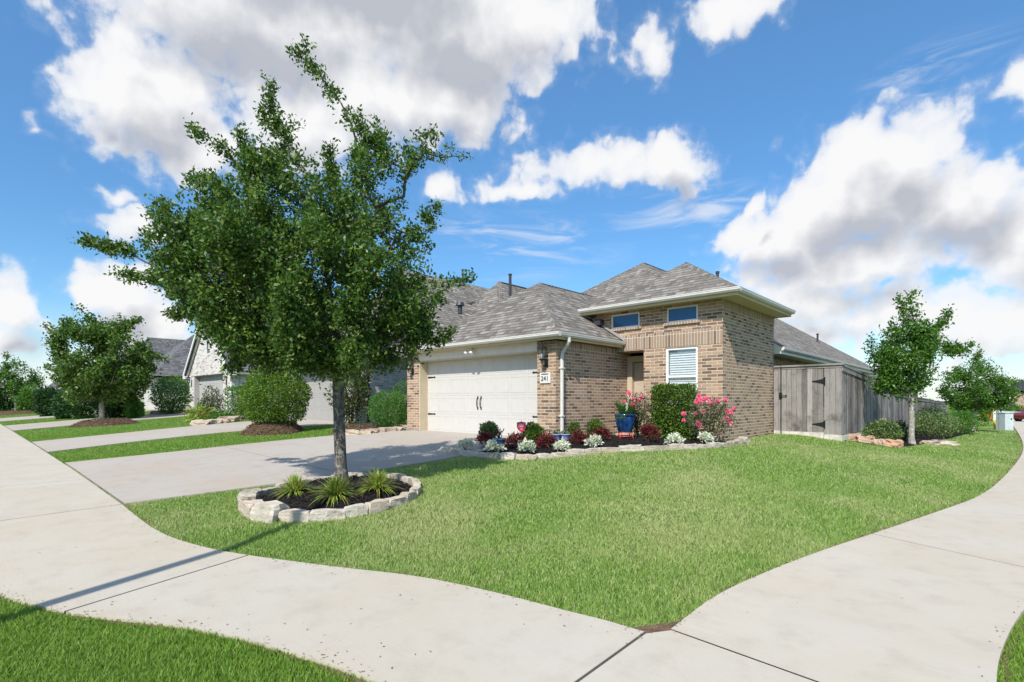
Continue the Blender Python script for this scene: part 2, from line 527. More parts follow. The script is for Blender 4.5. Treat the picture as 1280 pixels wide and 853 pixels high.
def shingle_mat(name, stops, rowh=.19, tab=.22):
    m, k, b = new_mat(name)
    uv = uvsock(k)
    sp = k.n.new('ShaderNodeSeparateXYZ'); k.l.new(uv, sp.inputs[0])
    u, v = sp.outputs[0], sp.outputs[1]
    rr = k.m('DIVIDE', v, rowh); row = k.m('FLOOR', rr); fr = k.m('SUBTRACT', rr, row)
    wr = k.n.new('ShaderNodeTexWhiteNoise'); wr.noise_dimensions = '1D'; k.l.new(row, wr.inputs['W'])
    uu = k.m('ADD', k.m('DIVIDE', u, tab), k.m('MULTIPLY', wr.outputs['Value'], 3.7))
    # uneven tab widths
    uu = k.m('ADD', uu, k.m('MULTIPLY', k.m('SINE', k.m('MULTIPLY', uu, 2.3)), .22))
    cell = k.m('FLOOR', uu); fu = k.m('SUBTRACT', uu, cell)
    cb = k.n.new('ShaderNodeCombineXYZ'); k.l.new(cell, cb.inputs[0]); k.l.new(row, cb.inputs[1])
    wn = k.n.new('ShaderNodeTexWhiteNoise'); wn.noise_dimensions = '2D'; k.l.new(cb.outputs[0], wn.inputs['Vector'])
    col = k.ramp(wn.outputs['Value'], stops)
    g = k.noise(uv, 90, 4, .7).outputs['Fac']
    col = k.mix(k.m('MULTIPLY', k.sm(g, .35, .7), .25), col, scl(stops[-1][1], 1.25))
    big = k.noise(uv, .9, 4, .6).outputs['Fac']
    col = k.mix(k.m('MULTIPLY', k.sm(big, .42, .7), .12), col, scl(stops[0][1], .75))
    # dark printed shade band along the butt of each course, gaps between tabs
    col = k.mix(k.m('MULTIPLY', k.sm(fr, .36, .10), k.m('MULTIPLY_ADD', wn.outputs['Value'], .45, .45)), col, scl(stops[0][1], .6))
    gapm = k.m('MULTIPLY', k.sm(k.m('MINIMUM', fu, k.m('SUBTRACT', 1.0, fu)), .05, .02), k.sm(fr, .8, .6))
    col = k.mix(k.m('MULTIPLY', gapm, .5), col, scl(stops[0][1], .6))
    setc(k, b, col, .93, .15)
    # each row steps out towards its lower edge, raised tabs stand prouder
    raised = k.m('MULTIPLY', k.m('GREATER_THAN', wn.outputs['Value'], .5), .45)
    h = k.m('ADD', k.m('MULTIPLY', k.m('SUBTRACT', 1.0, fr), 1.0), raised)
    h = k.m('MULTIPLY', h, k.sm(k.m('MINIMUM', fu, k.m('SUBTRACT', 1.0, fu)), .0, .03, .6, 1))
    h = k.m('ADD', h, k.m('MULTIPLY', g, .15))
    bump(k, b, h, .022)
    return m


M['shingle'] = shingle_mat('brown_grey_shingles', [(0, (.10, .088, .073)), (.3, (.155, .138, .118)), (.6, (.20, .18, .155)), (.85, (.25, .225, .195)), (1, (.32, .295, .26))])
M['shingle_far'] = shingle_mat('grey_shingles', [(0, (.08, .078, .078)), (.4, (.13, .127, .127)), (1, (.2, .195, .195))])


def concrete_mat(name, base, warm):
    m, k, b = new_mat(name)
    tc = k.n.new('ShaderNodeTexCoord').outputs['Object']
    a = k.noise(tc, .55, 5, .6).outputs['Fac']; c2 = k.noise(tc, 3.5, 6, .65).outputs['Fac']
    sp = k.noise(tc, 130, 3, .7).outputs['Fac']
    col = k.mix(k.sm(a, .35, .65), base, warm)
    col = k.mix(k.m('MULTIPLY', k.sm(c2, .45, .75), .45), col, scl(warm, .78))
    col = k.mix(k.m('MULTIPLY', k.sm(sp, .55, .75), .32), col, scl(base, .6))
    rust = k.noise(tc, 1.3, 7, .7, .6).outputs['Fac']
    col = k.mix(k.m('MULTIPLY', k.sm(rust, .58, .78), .4), col, (.40, .29, .20))
    vor = k.n.new('ShaderNodeTexVoronoi'); vor.feature = 'F1'; vor.inputs['Scale'].default_value = 2.2; k.l.new(tc, vor.inputs['Vector'])
    spot = k.sm(vor.outputs['Distance'], .03, .015)
    col = k.mix(k.m('MULTIPLY', spot, .6), col, (.12, .10, .08))
    # broom finish: fine streaks
    mp = k.n.new('ShaderNodeMapping'); mp.inputs['Scale'].default_value = (4, 120, 4); mp.inputs['Rotation'].default_value = (0, 0, .4); k.l.new(tc, mp.inputs[0])
    br = k.noise(mp.outputs[0], 1.5, 3, .6).outputs['Fac']
    col = k.mix(k.m('MULTIPLY', k.sm(br, .45, .7), .12), col, scl(base, .65))
    setc(k, b, col, .9, .2)
    bump(k, b, k.m('ADD', k.m('MULTIPLY', sp, .6), k.m('MULTIPLY', br, .5)), .0025)
    return m


M['concrete'] = concrete_mat('sidewalk_concrete', (.51, .463, .378), (.50, .435, .335))
M['drive'] = concrete_mat('driveway_concrete', (.425, .385, .33), (.42, .36, .29))
M['joint'] = plain('joint_dirt', (.09, .075, .06), .95, .1)
M['edge_soil'] = plain('dry_soil', (.16, .10, .065), .95, .1, var=.4, scale=14, bumpd=.01, bscale=40)
M['asphalt'] = plain('asphalt', (.06, .06, .06), .9, .2, var=.25)


def ground_mat():
    m, k, b = new_mat('lawn_ground')
    tc = k.n.new('ShaderNodeTexCoord').outputs['Object']
    a = k.noise(tc, .35, 5, .6).outputs['Fac']; c = k.noise(tc, 26, 5, .7).outputs['Fac']
    col = k.mix(k.sm(a, .3, .7), (.10, .20, .03), (.16, .24, .055))
    col = k.mix(k.m('MULTIPLY', k.sm(c, .4, .7), .6), col, (.045, .08, .016))
    setc(k, b, col, .95, .1)
    bump(k, b, k.noise(tc, 60, 4, .7).outputs['Fac'], .03)
    return m


M['ground'] = ground_mat()


def leaf_mat(name, cols, rough=.45, trans=.35, spec=.4, patch=None, patch_scale=.6):
    """cols: list of base colours picked per leaf"""
    m, k, b = new_mat(name)
    g = k.n.new('ShaderNodeNewGeometry')
    st = [(i / max(1, len(cols) - 1), c) for i, c in enumerate(cols)]
    col = k.ramp(g.outputs['Random Per Island'], st)
    if patch is not None:
        tc = k.n.new('ShaderNodeTexCoord').outputs['Object']
        n = k.noise(tc, patch_scale, 5, .6).outputs['Fac']
        col = k.mix(k.m('MULTIPLY', k.sm(n, .42, .66), .8), col, patch)
    setc(k, b, col, rough, spec)
    tr = k.n.new('ShaderNodeBsdfTranslucent')
    hs = k.n.new('ShaderNodeHueSaturation'); hs.inputs['Value'].default_value = 1.5; hs.inputs['Hue'].default_value = .49
    k.l.new(col, hs.inputs['Color']); k.l.new(hs.outputs[0], tr.inputs[0])
    mx = k.n.new('ShaderNodeMixShader'); mx.inputs[0].default_value = trans
    k.l.new(b.outputs[0], mx.inputs[1]); k.l.new(tr.outputs[0], mx.inputs[2])
    k.l.new(mx.outputs[0], k.n['Material Output'].inputs[0])
    return m


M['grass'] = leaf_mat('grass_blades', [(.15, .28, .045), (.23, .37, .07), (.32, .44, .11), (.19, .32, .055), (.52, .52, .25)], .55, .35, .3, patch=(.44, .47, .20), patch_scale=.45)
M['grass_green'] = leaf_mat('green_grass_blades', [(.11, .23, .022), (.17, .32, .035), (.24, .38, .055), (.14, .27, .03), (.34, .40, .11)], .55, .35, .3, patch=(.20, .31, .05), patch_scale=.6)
M['oak'] = leaf_mat('oak_leaves', [(.028, .075, .011), (.055, .125, .016), (.11, .21, .026), (.04, .095, .015), (.24, .32, .05)], .45, .3, .4)
M['oak2'] = leaf_mat('young_oak_leaves', [(.035, .10, .015), (.07, .18, .02), (.13, .26, .03), (.055, .14, .02)], .4, .35, .45)
M['lime'] = leaf_mat('lime_leaves', [(.05, .12, .012), (.11, .21, .018), (.20, .31, .03), (.03, .07, .01)], .45, .3, .35)
M['hedge'] = leaf_mat('glossy_hedge_leaves', [(.02, .06, .008), (.05, .12, .014), (.11, .20, .02), (.20, .30, .045)], .4, .25, .35)
M['bright'] = leaf_mat('bright_green_leaves', [(.045, .13, .02), (.08, .21, .03), (.14, .29, .04)], .45, .35, .3)
M['dark'] = leaf_mat('dark_green_leaves', [(.015, .045, .015), (.03, .075, .02), (.05, .12, .025)], .5, .25, .25)
M['varieg'] = leaf_mat('pale_edged_leaves', [(.07, .13, .03), (.04, .09, .02), (.26, .33, .12), (.13, .21, .05)], .5, .25, .25)
M['mag'] = leaf_mat('dull_olive_leaves', [(.04, .07, .02), (.10, .12, .04), (.07, .11, .03), (.18, .16, .06)], .35, .2, .5)
M['red'] = leaf_mat('dark_red_leaves', [(.10, .012, .02), (.18, .02, .025), (.28, .035, .03), (.05, .01, .015), (.06, .07, .02)], .5, .3, .35)
M['silver'] = leaf_mat('silver_leaves', [(.46, .52, .34), (.66, .68, .52), (.82, .82, .68), (.30, .40, .22)], .7, .25, .2)
M['rose_leaf'] = leaf_mat('rose_leaves', [(.06, .10, .04), (.12, .16, .07), (.24, .22, .13), (.05, .08, .03)], .5, .3, .35)
M['pink'] = leaf_mat('pink_petals', [(.88, .17, .33), (.95, .30, .45), (.80, .10, .24)], .6, .35, .2)
M['yellow'] = leaf_mat('yellow_flowers', [(.8, .6, .05), (.6, .5, .04), (.1, .2, .03)], .6, .3, .2)
M['strap'] = leaf_mat('strap_leaves', [(.14, .24, .03), (.26, .37, .05), (.38, .46, .09), (.3, .2, .05)], .4, .3, .4)
M['palm'] = leaf_mat('palm_leaves', [(.02, .08, .015), (.05, .15, .02), (.1, .22, .03)], .3, .25, .5)
M['mulch'] = leaf_mat('black_mulch_chips', [(.010, .009, .009), (.022, .018, .016), (.04, .03, .026), (.015, .012, .011)], .8, .0, .25)
M['bark_mulch'] = leaf_mat('brown_bark_chips', [(.06, .035, .02), (.14, .088, .05), (.27, .19, .12), (.05, .032, .02)], .9, .0, .2)
M['mulch_bed'] = plain('mulch_soil', (.016, .013, .012), .95, .15, bumpd=.02, bscale=30)
M['bark_bed'] = plain('bark_soil', (.10, .065, .04), .95, .1, bumpd=.02, bscale=30)


def bark_mat(name, c1, c2, lich, vs=1.0):
    m, k, b = new_mat(name)
    tc = k.n.new('ShaderNodeTexCoord').outputs['Object']
    mp = k.n.new('ShaderNodeMapping'); mp.inputs['Scale'].default_value = (38, 38, 9); k.l.new(tc, mp.inputs[0])
    n = k.noise(mp.outputs[0], 1.0 * vs, 6, .65, .6).outputs['Fac']
    col = k.mix(k.sm(n, .35, .65), c1, c2)
    l = k.noise(tc, 11, 5, .65).outputs['Fac']
    col = k.mix(k.m('MULTIPLY', k.sm(l, .52, .62), .75), col, lich)
    setc(k, b, col, .93, .15)
    bump(k, b, n, .02)
    return m


M['bark'] = bark_mat('oak_bark', (.055, .047, .04), (.20, .175, .15), (.34, .33, .28))
M['bark_pale'] = bark_mat('pale_bark', (.2, .18, .15), (.45, .42, .36), (.6, .58, .52))
M['stem'] = plain('brown_stem', (.09, .06, .04), .9, .1)


def wood_mat():
    m, k, b = new_mat('weathered_fence_wood')
    uv = uvsock(k)
    g = k.n.new('ShaderNodeNewGeometry')
    col = k.ramp(g.outputs['Random Per Island'], [(0, (.11, .094, .082)), (.3, (.22, .197, .178)), (.6, (.32, .295, .27)), (.85, (.42, .39, .36)), (1, (.17, .147, .13))])
    cb = k.n.new('ShaderNodeCombineXYZ'); sp = k.n.new('ShaderNodeSeparateXYZ'); k.l.new(uv, sp.inputs[0])
    k.l.new(k.m('MULTIPLY', sp.outputs[0], 60.0), cb.inputs[0]); k.l.new(k.m('MULTIPLY', sp.outputs[1], 2.2), cb.inputs[1])
    k.l.new(k.m('MULTIPLY', g.outputs['Random Per Island'], 40), cb.inputs[2])
    n = k.noise(cb.outputs[0], 1.0, 7, .65, .8).outputs['Fac']
    col = k.mix(k.m('MULTIPLY', k.sm(n, .5, .72), .75), col, (.065, .055, .052))
    col = k.mix(k.m('MULTIPLY', k.sm(n, .45, .25), .4), col, (.56, .53, .50))
    st = k.noise(uv, 1.6, 5, .65).outputs['Fac']
    col = k.mix(k.m('MULTIPLY', k.sm(st, .46, .70), .8), col, (.075, .065, .062))
    kn = k.n.new('ShaderNodeTexVoronoi'); kn.inputs['Scale'].default_value = 3.2; k.l.new(uv, kn.inputs['Vector'])
    col = k.mix(k.m('MULTIPLY', k.sm(kn.outputs['Distance'], .075, .03), .8), col, (.035, .028, .025))
    setc(k, b, col, .92, .12)
    bump(k, b, n, .006)
    return m


M['wood'] = wood_mat()
M['kick'] = plain('bleached_kick_board', (.62, .575, .50), .9, .15, var=.25)
M['white'] = plain('white_paint', (.78, .77, .74), .45, .4, var=.06)
M['gutter'] = plain('white_gutter', (.66, .635, .58), .4, .4, var=.06)
M['cream'] = plain('cream_trim', (.56, .47, .33), .6, .3, var=.06)
M['soffit'] = plain('cream_soffit', (.60, .50, .30), .6, .3, var=.05)
M['header'] = plain('taupe_header', (.72, .67, .60), .65, .3, var=.06)
M['door'] = plain('garage_door_paint', (.57, .545, .50), .5, .35, var=.03)
M['door_grey'] = plain('grey_door_paint', (.36, .345, .32), .5, .35, var=.05)
M['door_pale'] = plain('pale_grey_door_paint', (.47, .455, .43), .5, .35, var=.05)
M['entry'] = plain('tan_front_door', (.52, .43, .33), .5, .35, var=.05)
M['black'] = plain('black_iron', (.012, .012, .013), .45, .4, var=.1)
M['vent'] = plain('dark_vent_pipe', (.04, .04, .045), .5, .4, var=.1)
M['found'] = plain('grey_foundation', (.33, .31, .29), .9, .2, var=.2)
M['wall_grey'] = plain('grey_siding', (.33, .32, .31), .8, .2, var=.06)
M['plaque'] = plain('pale_stone_plaque', (.68, .66, .6), .8, .2, var=.06)
M['ink'] = plain('dark_lettering', (.04, .05, .05), .6, .3, bumpd=0)
M['sign_red'] = plain('red_sign', (.55, .03, .07), .4, .4, var=.06)
M['sign_white'] = plain('white_sign_print', (.85, .8, .8), .5, .3, bumpd=0)
M['stand_red'] = plain('red_painted_iron', (.6, .05, .06), .4, .4)
M['util'] = plain('pale_green_metal', (.50, .56, .56), .5, .35, var=.08)
M['yellow_paint'] = plain('yellow_paint', (.75, .5, .03), .5, .35)
M['hyd'] = plain('red_orange_paint', (.62, .08, .03), .45, .4)
M['car'] = plain('dark_red_car_paint', (.16, .02, .03), .2, .5, bumpd=0)
M['tyre'] = plain('tyre_rubber', (.02, .02, .02), .8, .2)
M['blinds'] = plain('white_blinds', (.78, .79, .79), .6, .3, var=.04)
M['steel'] = plain('galvanised_steel', (.3, .3, .31), .45, .4, metal=.7)


def stone_mat(name, cols, crack):
    m, k, b = new_mat(name)
    oi = k.n.new('ShaderNodeObjectInfo')
    tc = k.n.new('ShaderNodeTexCoord').outputs['Object']
    col = k.ramp(oi.outputs['Random'], [(i / (len(cols) - 1), c) for i, c in enumerate(cols)])
    n = k.noise(tc, 9, 7, .7).outputs['Fac']
    col = k.mix(k.m('MULTIPLY', k.sm(n, .5, .75), .6), col, crack)
    n2 = k.noise(tc, 45, 5, .7).outputs['Fac']
    col = k.mix(k.m('MULTIPLY', k.sm(n2, .5, .8), .35), col, scl(crack, .7))
    setc(k, b, col, .9, .2)
    bump(k, b, k.m('ADD', n, k.m('MULTIPLY', n2, .4)), .03)
    return m


M['lime_stone'] = stone_mat('limestone', [(.50, .43, .33), (.58, .52, .43), (.54, .45, .345), (.40, .35, .28)], (.25, .18, .11))
M['red_stone'] = stone_mat('terracotta_sandstone', [(.50, .26, .16), (.58, .34, .22), (.55, .40, .30), (.42, .22, .14)], (.3, .16, .1))
M['tan_stone'] = stone_mat('tan_fieldstone', [(.45, .36, .26), (.56, .46, .34), (.38, .30, .23), (.6, .52, .42)], (.25, .19, .14))


def glaze():
    m, k, b = new_mat('blue_glaze')
    tc = k.n.new('ShaderNodeTexCoord').outputs['Object']
    n = k.noise(tc, 9, 6, .7).outputs['Fac']
    col = k.mix(k.sm(n, .4, .65), (.008, .035, .13), (.02, .09, .27))
    p = k.noise(tc, 5, 3, .6, 1.2).outputs['Fac']
    col = k.mix(k.m('MULTIPLY', k.sm(p, .56, .6), .8), col, (.03, .10, .07))
    n3 = k.noise(tc, 40, 3, .6).outputs['Fac']
    col = k.mix(k.m('MULTIPLY', k.sm(n3, .68, .74), .7), col, (.35, .42, .5))
    setc(k, b, col, .15, .6)
    return m


M['glaze'] = glaze()
M['small_pot'] = plain('small_blue_pot', (.10, .22, .38), .35, .5)
M['peri_pot'] = plain('periwinkle_pot', (.28, .32, .62), .4, .5)


def glass_mat(name, col, rough=.04):
    m, k, b = new_mat(name)
    setc(k, b, col, rough, .5)
    b.inputs['Coat Weight'].default_value = .15; b.inputs['Coat Roughness'].default_value = .03
    return m


M['glass'] = glass_mat('sky_painted_glass', (.006, .075, .22))  # blue of the reflected sky put into the base colour
M['glass_dark'] = glass_mat('dark_window_glass', (.02, .03, .035))


def clear_glass():
    m, k, b = new_mat('clear_pane')
    gl = k.n.new('ShaderNodeBsdfGlossy'); gl.inputs['Roughness'].default_value = .02
    tr = k.n.new('ShaderNodeBsdfTransparent'); tr.inputs[0].default_value = (.94, .96, .96, 1)
    mx = k.n.new('ShaderNodeMixShader'); mx.inputs[0].default_value = .11; k.l.new(tr.outputs[0], mx.inputs[1]); k.l.new(gl.outputs[0], mx.inputs[2])
    k.l.new(mx.outputs[0], k.n['Material Output'].inputs[0])
    return m


M['clear'] = clear_glass()

# ------------------------------------------------------------------ the ground sheet
def axis(lo, hi, step, far, gr=1.35):
    a = list(np.arange(lo, hi + 1e-6, step)); s = step; x = a[0]; pre = []
    while x > -far: s *= gr; x -= s; pre.append(x)
    s = step; x = a[-1]; post = []
    while x < far: s *= gr; x += s; post.append(x)
    return np.array(pre[::-1] + a + post)


gx = axis(-46, 6, .3, 2500); gy = axis(-4, 48, .3, 2500)
XX, YY = np.meshgrid(gx, gy)
ZZ = terrain(XX, YY)
mb = MB(); nxg = len(gx)
mb.v = [tuple(p) for p in np.stack([XX.ravel(), YY.ravel(), ZZ.ravel()], 1)]
for j in range(len(gy) - 1):
    for i in range(nxg - 1):
        a = j * nxg + i; mb.f.append((a, a + 1, a + nxg + 1, a + nxg)); mb.mi.append(0)
tag(mb.build('lawn', M['ground'], smooth=True), kind='structure')

EXCL = []                                   # outlines with no grass on them


def resample(pl, n):
    pl = np.array(pl, float); d = np.r_[0, np.cumsum(np.linalg.norm(np.diff(pl, axis=0), axis=1))]
    t = np.linspace(0, d[-1], n); return np.stack([np.interp(t, d, pl[:, i]) for i in range(pl.shape[1])], 1)


def smooth_pl(pl, it=2):
    pl = [np.array(p, float) for p in pl]
    for _ in range(it):
        q = [pl[0]]
        for a, b in zip(pl[:-1], pl[1:]): q += [a * .75 + b * .25, a * .25 + b * .75]
        q.append(pl[-1]); pl = q
    return np.array(pl)


def strip(mb, L, Rr, nu, nv, dz=.035, skirt=.1, mi=0):
    """sheet between two polylines of equal count (already resampled), following the ground"""
    L = np.array(L); Rr = np.array(Rr); mb.cur = mi
    n = len(L)

    def fn(u, v):
        i = min(int(v * (n - 1)), n - 2); f = v * (n - 1) - i
        a = L[i] * (1 - f) + L[i + 1] * f; b = Rr[i] * (1 - f) + Rr[i + 1] * f
        p = a * (1 - u) + b * u
        return (p[0], p[1], tz(p[0], p[1]) + dz)
    mb.grid(fn, nu, nv)
    if skirt:
        ring = [fn(i / nu, 0) for i in range(nu)] + [fn(1, j / nv) for j in range(nv)] + [fn(1 - i / nu, 1) for i in range(nu)] + [fn(0, 1 - j / nv) for j in range(nv)]
        for a, b in zip(ring, ring[1:] + ring[:1]):
            mb.poly([a, (a[0], a[1], a[2] - skirt), (b[0], b[1], b[2] - skirt), b])


def between(A, B, t): return [(a[0] * (1 - t) + b[0] * t, a[1] * (1 - t) + b[1] * t) for a, b in zip(A, B)]


# --- sidewalk: west run, curving to the corner pad, north run
Nn = [(-9.3, 1.65), (-8.4, 1.63), (-7.3, 1.62), (-6.5, 1.72), (-5.6, 1.99), (-5.0, 2.26), (-4.5, 2.47), (-3.85, 2.80), (-3.3, 2.95), (-2.85, 3.04), (-2.14, 3.14), (-1.74, 3.19)]
Ss = [(-9.1, .12), (-8.1, .1), (-6.9, .10), (-6.0, .2), (-5.1, .52), (-4.6, .82), (-4.2, 1.06), (-3.6, 1.32), (-3.0, 1.5), (-2.6, 1.6), (-2.1, 1.66), (-1.69, 1.68)]
mb = MB(); base = MB()


def slab_run(mb, base, A, B, cuts, nu, per=.35, gap=.012, dz=.035):
    A = np.array(A, float); B = np.array(B, float)
    for c0, c1 in zip(cuts[:-1], cuts[1:]):
        t = np.linspace(c0, c1, max(3, int((c1 - c0) / (len(A) - 1) * 60) + 2))
        idx = np.arange(len(A))
        a = np.stack([np.interp(t, idx, A[:, k]) for k in (0, 1)], 1); b = np.stack([np.interp(t, idx, B[:, k]) for k in (0, 1)], 1)
        for P in (a, b):
            d = P[1] - P[0]; P[0] += d / (np.linalg.norm(d) + 1e-9) * gap
            d = P[-2] - P[-1]; P[-1] += d / (np.linalg.norm(d) + 1e-9) * gap
        strip(mb, a, b, nu, len(t) - 1, dz)
    strip(base, A, B, nu, 3 * (len(A) - 1), dz - .004, 0, 0)


An, As = smooth_pl(Nn), smooth_pl(Ss)
nA = len(An) - 1
# joint crossing at the lamp-post shadow
jt = int(np.argmin(np.abs(An[:, 0] + 5.52)))
slab_run(mb, base, An, As, [0, jt, nA], 6)
west_x = [-9.3, -12.3, -15.2, -18.1, -21.0, -24.0, -27.0, -30.0, -33, -36, -39, -42, -48, -54, -60]
for a, b in zip(west_x[:-1], west_x[1:]):
    sk = .2 if a == -9.3 else 0
    strip(mb, [(a - .009, 1.65), (b + .009, 1.65)], [(a + sk - .009, .1), (b + .009, .1)], 2, 8)
strip(base, [(-9.3, 1.65), (-60, 1.65)], [(-9.1, .1), (-60, .1)], 2, 60, .031, 0)
We = smooth_pl([(-1.64, 3.345), (-1.64, 4.23), (-1.42, 5.68), (-1.03, 7.56), (-.57, 9.7), (-.17, 11.6), (.19, 15.8), (.6, 22.8), (.75, 30), (.8, 45), (.9, 80)], 2)
Ee = smooth_pl([(.05, 3.22), (-.03, 4.02), (.1, 5.3), (.42, 6.95), (1.0, 9.2), (1.4, 11.3), (1.75, 15.6), (2.15, 22.7), (2.3, 30), (2.35, 45), (2.45, 80)], 2)
jn = [0]
for yy in (7.56, 11.4, 15, 19, 23, 27, 31, 36, 42, 50, 60, 70): jn.append(int(np.argmin(np.abs(We[:, 1] - yy))))
jn.append(len(We) - 1)
slab_run(mb, base, We, Ee, jn, 4)
strip(mb, [(-1.728, 3.17), (-1.625, 3.332), (.04, 3.212)], [(-1.682, 1.68), (-1.3, 1.68), (.1, 1.68)], 6, 10)
strip(base, [(-1.74, 3.19), (-1.6, 3.35), (.05, 3.25)], [(-1.69, 1.68), (-1.3, 1.68), (.1, 1.68)], 4, 6, .031, 0)
mb.cur = 0
nb = len(mb.v)
for f, mi in zip(base.f, base.mi): mb.f.append(tuple(i + nb for i in f)); mb.mi.append(1)
mb.v += base.v
sw = mb.build('sidewalk', [M['concrete'], M['joint']]); tag(sw, kind='structure')
EXCL += [np.vstack([An, As[::-1]]), np.array([(-9.3, 1.65), (-60, 1.65), (-60, .1), (-9.1, .1)]), np.vstack([We, Ee[::-1]]),
         np.array([(-1.74, 3.19), (-1.6, 3.35), (.05, 3.25), (.3, 1.5), (-1.69, 1.6)])]


# --- driveways
def driveway(E, W, cuts, label_group=None):
    mb = MB(); base = MB()
    E = resample(smooth_pl(E), 33); W = resample(smooth_pl(W), 33)
    slab_run(mb, base, E, W, cuts, 8, gap=.01)
    nb = len(mb.v)
    for f in base.f: mb.f.append(tuple(i + nb for i in f)); mb.mi.append(1)
    mb.v += base.v
    o = mb.build('driveway', [M['drive'], M['joint']]); tag(o, kind='structure')
    EXCL.append(np.vstack([E, W[::-1]]))


driveway([(-9.35, 1.68), (-8.75, 3.5), (-8.1, 6.2), (-8.25, 8.3), (-8.64, 10.7)], [(-15.4, 1.68), (-15.1, 3.4), (-15.0, 6.0), (-14.6, 9.0), (-13.64, 10.7)], [0, 11, 21, 32])
driveway([(-18.6, 1.68), (-19.1, 4), (-19.2, 7), (-17.6, 10.7)], [(-22.9, 1.68), (-23.0, 4), (-23.5, 7), (-22.9, 10.7)], [0, 16, 32])
driveway([(-31.0, 1.68), (-31.4, 5), (-31.4, 10.7)], [(-36.5, 1.68), (-36.9, 5), (-36.9, 10.7)], [0, 16, 32])
driveway([(-43.5, 1.68), (-44.0, 10.7)], [(-49.5, 1.68), (-49.5, 10.7)], [0, 16, 32])
mb = MB()
strip(mb, [(3.8, -60), (3.8, 140)], [(11, -60), (11, 140)], 3, 60, .012, .05)
strip(mb, [(-200, -3.2), (3.8, -3.2)], [(-200, -10.5), (3.8, -10.5)], 3, 60, .012, .05)
tag(mb.build('road', M['asphalt']), kind='structure')

# thin line of bare soil where the lawn meets the concrete
mb = MB()


def soil_edge(pl, w=.045):
    pl = resample(pl, max(20, int(len(pl) * 1.5)))
    d = np.gradient(pl, axis=0); n = np.stack([-d[:, 1], d[:, 0]], 1); n /= np.linalg.norm(n, axis=1)[:, None]
    wv = w * (.4 + .9 * rng.random(len(pl)))[:, None]
    strip(mb, pl + n * wv, pl - n * .01, 1, len(pl) - 1, .014, 0)
    return np.vstack([pl + n * wv * .7, (pl - n * .01)[::-1]])


soils = [soil_edge(An[::-1] * 1.0, -.03), soil_edge(We, .05), soil_edge(As, -.04), soil_edge(Ee, -.05)]
strip(mb, [(-1.86, 3.16), (-1.62, 3.56)], [(-1.66, 3.16), (-1.60, 3.34)], 2, 4, .03, 0)
tag(mb.build('soil_edge', M['edge_soil']), kind='structure')
EXCL.append(np.array([(-1.84, 3.12), (-1.66, 3.44), (-1.5, 3.4), (-1.6, 3.1)]))


# ------------------------------------------------------------------ beds
def pip(P, poly):
    x, y = P[:, 0], P[:, 1]; c = np.zeros(len(P), bool); poly = np.asarray(poly)[:, :2]
    for (x0, y0), (x1, y1) in zip(poly, np.roll(poly, -1, axis=0)):
        if y0 == y1: continue
        k = ((y0 > y) != (y1 > y)) & (x < (x1 - x0) * (y - y0) / (y1 - y0) + x0); c ^= k
    return c


def chips(poly, n, mat, name, label, cat, h=lambda x, y: 0.03, size=.03, seed=1):
    r = np.random.default_rng(seed); poly = np.asarray(poly)
    lo, hi = poly.min(0), poly.max(0); P = r.uniform(lo[:2], hi[:2], (n * 3, 2)); P = P[pip(P, poly)][:n]
    z = terrain(P[:, 0], P[:, 1]) + h(P[:, 0], P[:, 1]) + r.uniform(-.004, .015, len(P))
    V = leaves(np.c_[P, z], size, .4, 0, r, pref=None)
    V[:, :, 2] = z[:, None] + (V[:, :, 2] - z[:, None]) * .45
    return V


def bed(poly, hgt, name, base_mat, chip_mat, n, size, seed, centre=None, ring=8):
    """mulch mound: one stuff object (mound sheet + loose chips)"""
    poly = np.asarray(poly, float); c = poly.mean(0) if centre is None else np.array(centre)
    mb = MB(); K = len(poly); r = random.Random(seed)
    rows = []
    for j in range(ring + 1):
        f = 1 - j / ring; row = []
        for p in poly:
            q = c + (p - c) * f; z = tz(q[0], q[1]) - .02 + (hgt + .02) * min(1, (1 - f * f) * 1.6) + (r.uniform(-.012, .012) if j else 0)
            row.append((q[0], q[1], z))
        rows.append(row)
    for row in rows: mb.v += row
    for j in range(ring):
        for i in range(K):
            i2 = (i + 1) % K; mb.f.append((j * K + i, j * K + i2, (j + 1) * K + i2, (j + 1) * K + i)); mb.mi.append(0)
    rr = np.random.default_rng(seed)
    lo, hi = poly.min(0), poly.max(0); P = rr.uniform(lo, hi, (n * 4, 2)); P = P[pip(P, poly)][:n]
    # height from the ring parameter
    ang = np.arctan2(*(poly - c).T[::-1]); order = np.argsort(ang); rad = np.linalg.norm(poly - c, axis=1)
    pa = np.arctan2(P[:, 1] - c[1], P[:, 0] - c[0]); pr = np.linalg.norm(P - c, axis=1)
    rr_ = np.interp(pa, ang[order], rad[order], period=2 * math.pi); f = np.clip(pr / rr_, 0, 1)
    z = terrain(P[:, 0], P[:, 1]) - .02 + (hgt + .02) * np.minimum(1, (1 - f * f) * 1.6) + rr.uniform(-.002, .02, len(P))
    V = leaves(np.c_[P, z], size, .4, 0, rr); V[:, :, 2] = z[:, None] + (V[:, :, 2] - z[:, None]) * .5
    b0 = len(mb.v); mb.v += [tuple(q) for q in V.reshape(-1, 3)]
    for i in range(len(V)): mb.f.append((b0 + 4 * i, b0 + 4 * i + 1, b0 + 4 * i + 2, b0 + 4 * i + 3))
    mb.mi = [0] * (len(mb.f) - len(V)) + [1] * len(V)
    o = mb.build(name, [base_mat, chip_mat])
    EXCL.append(poly)
    return tag(o, kind='stuff')


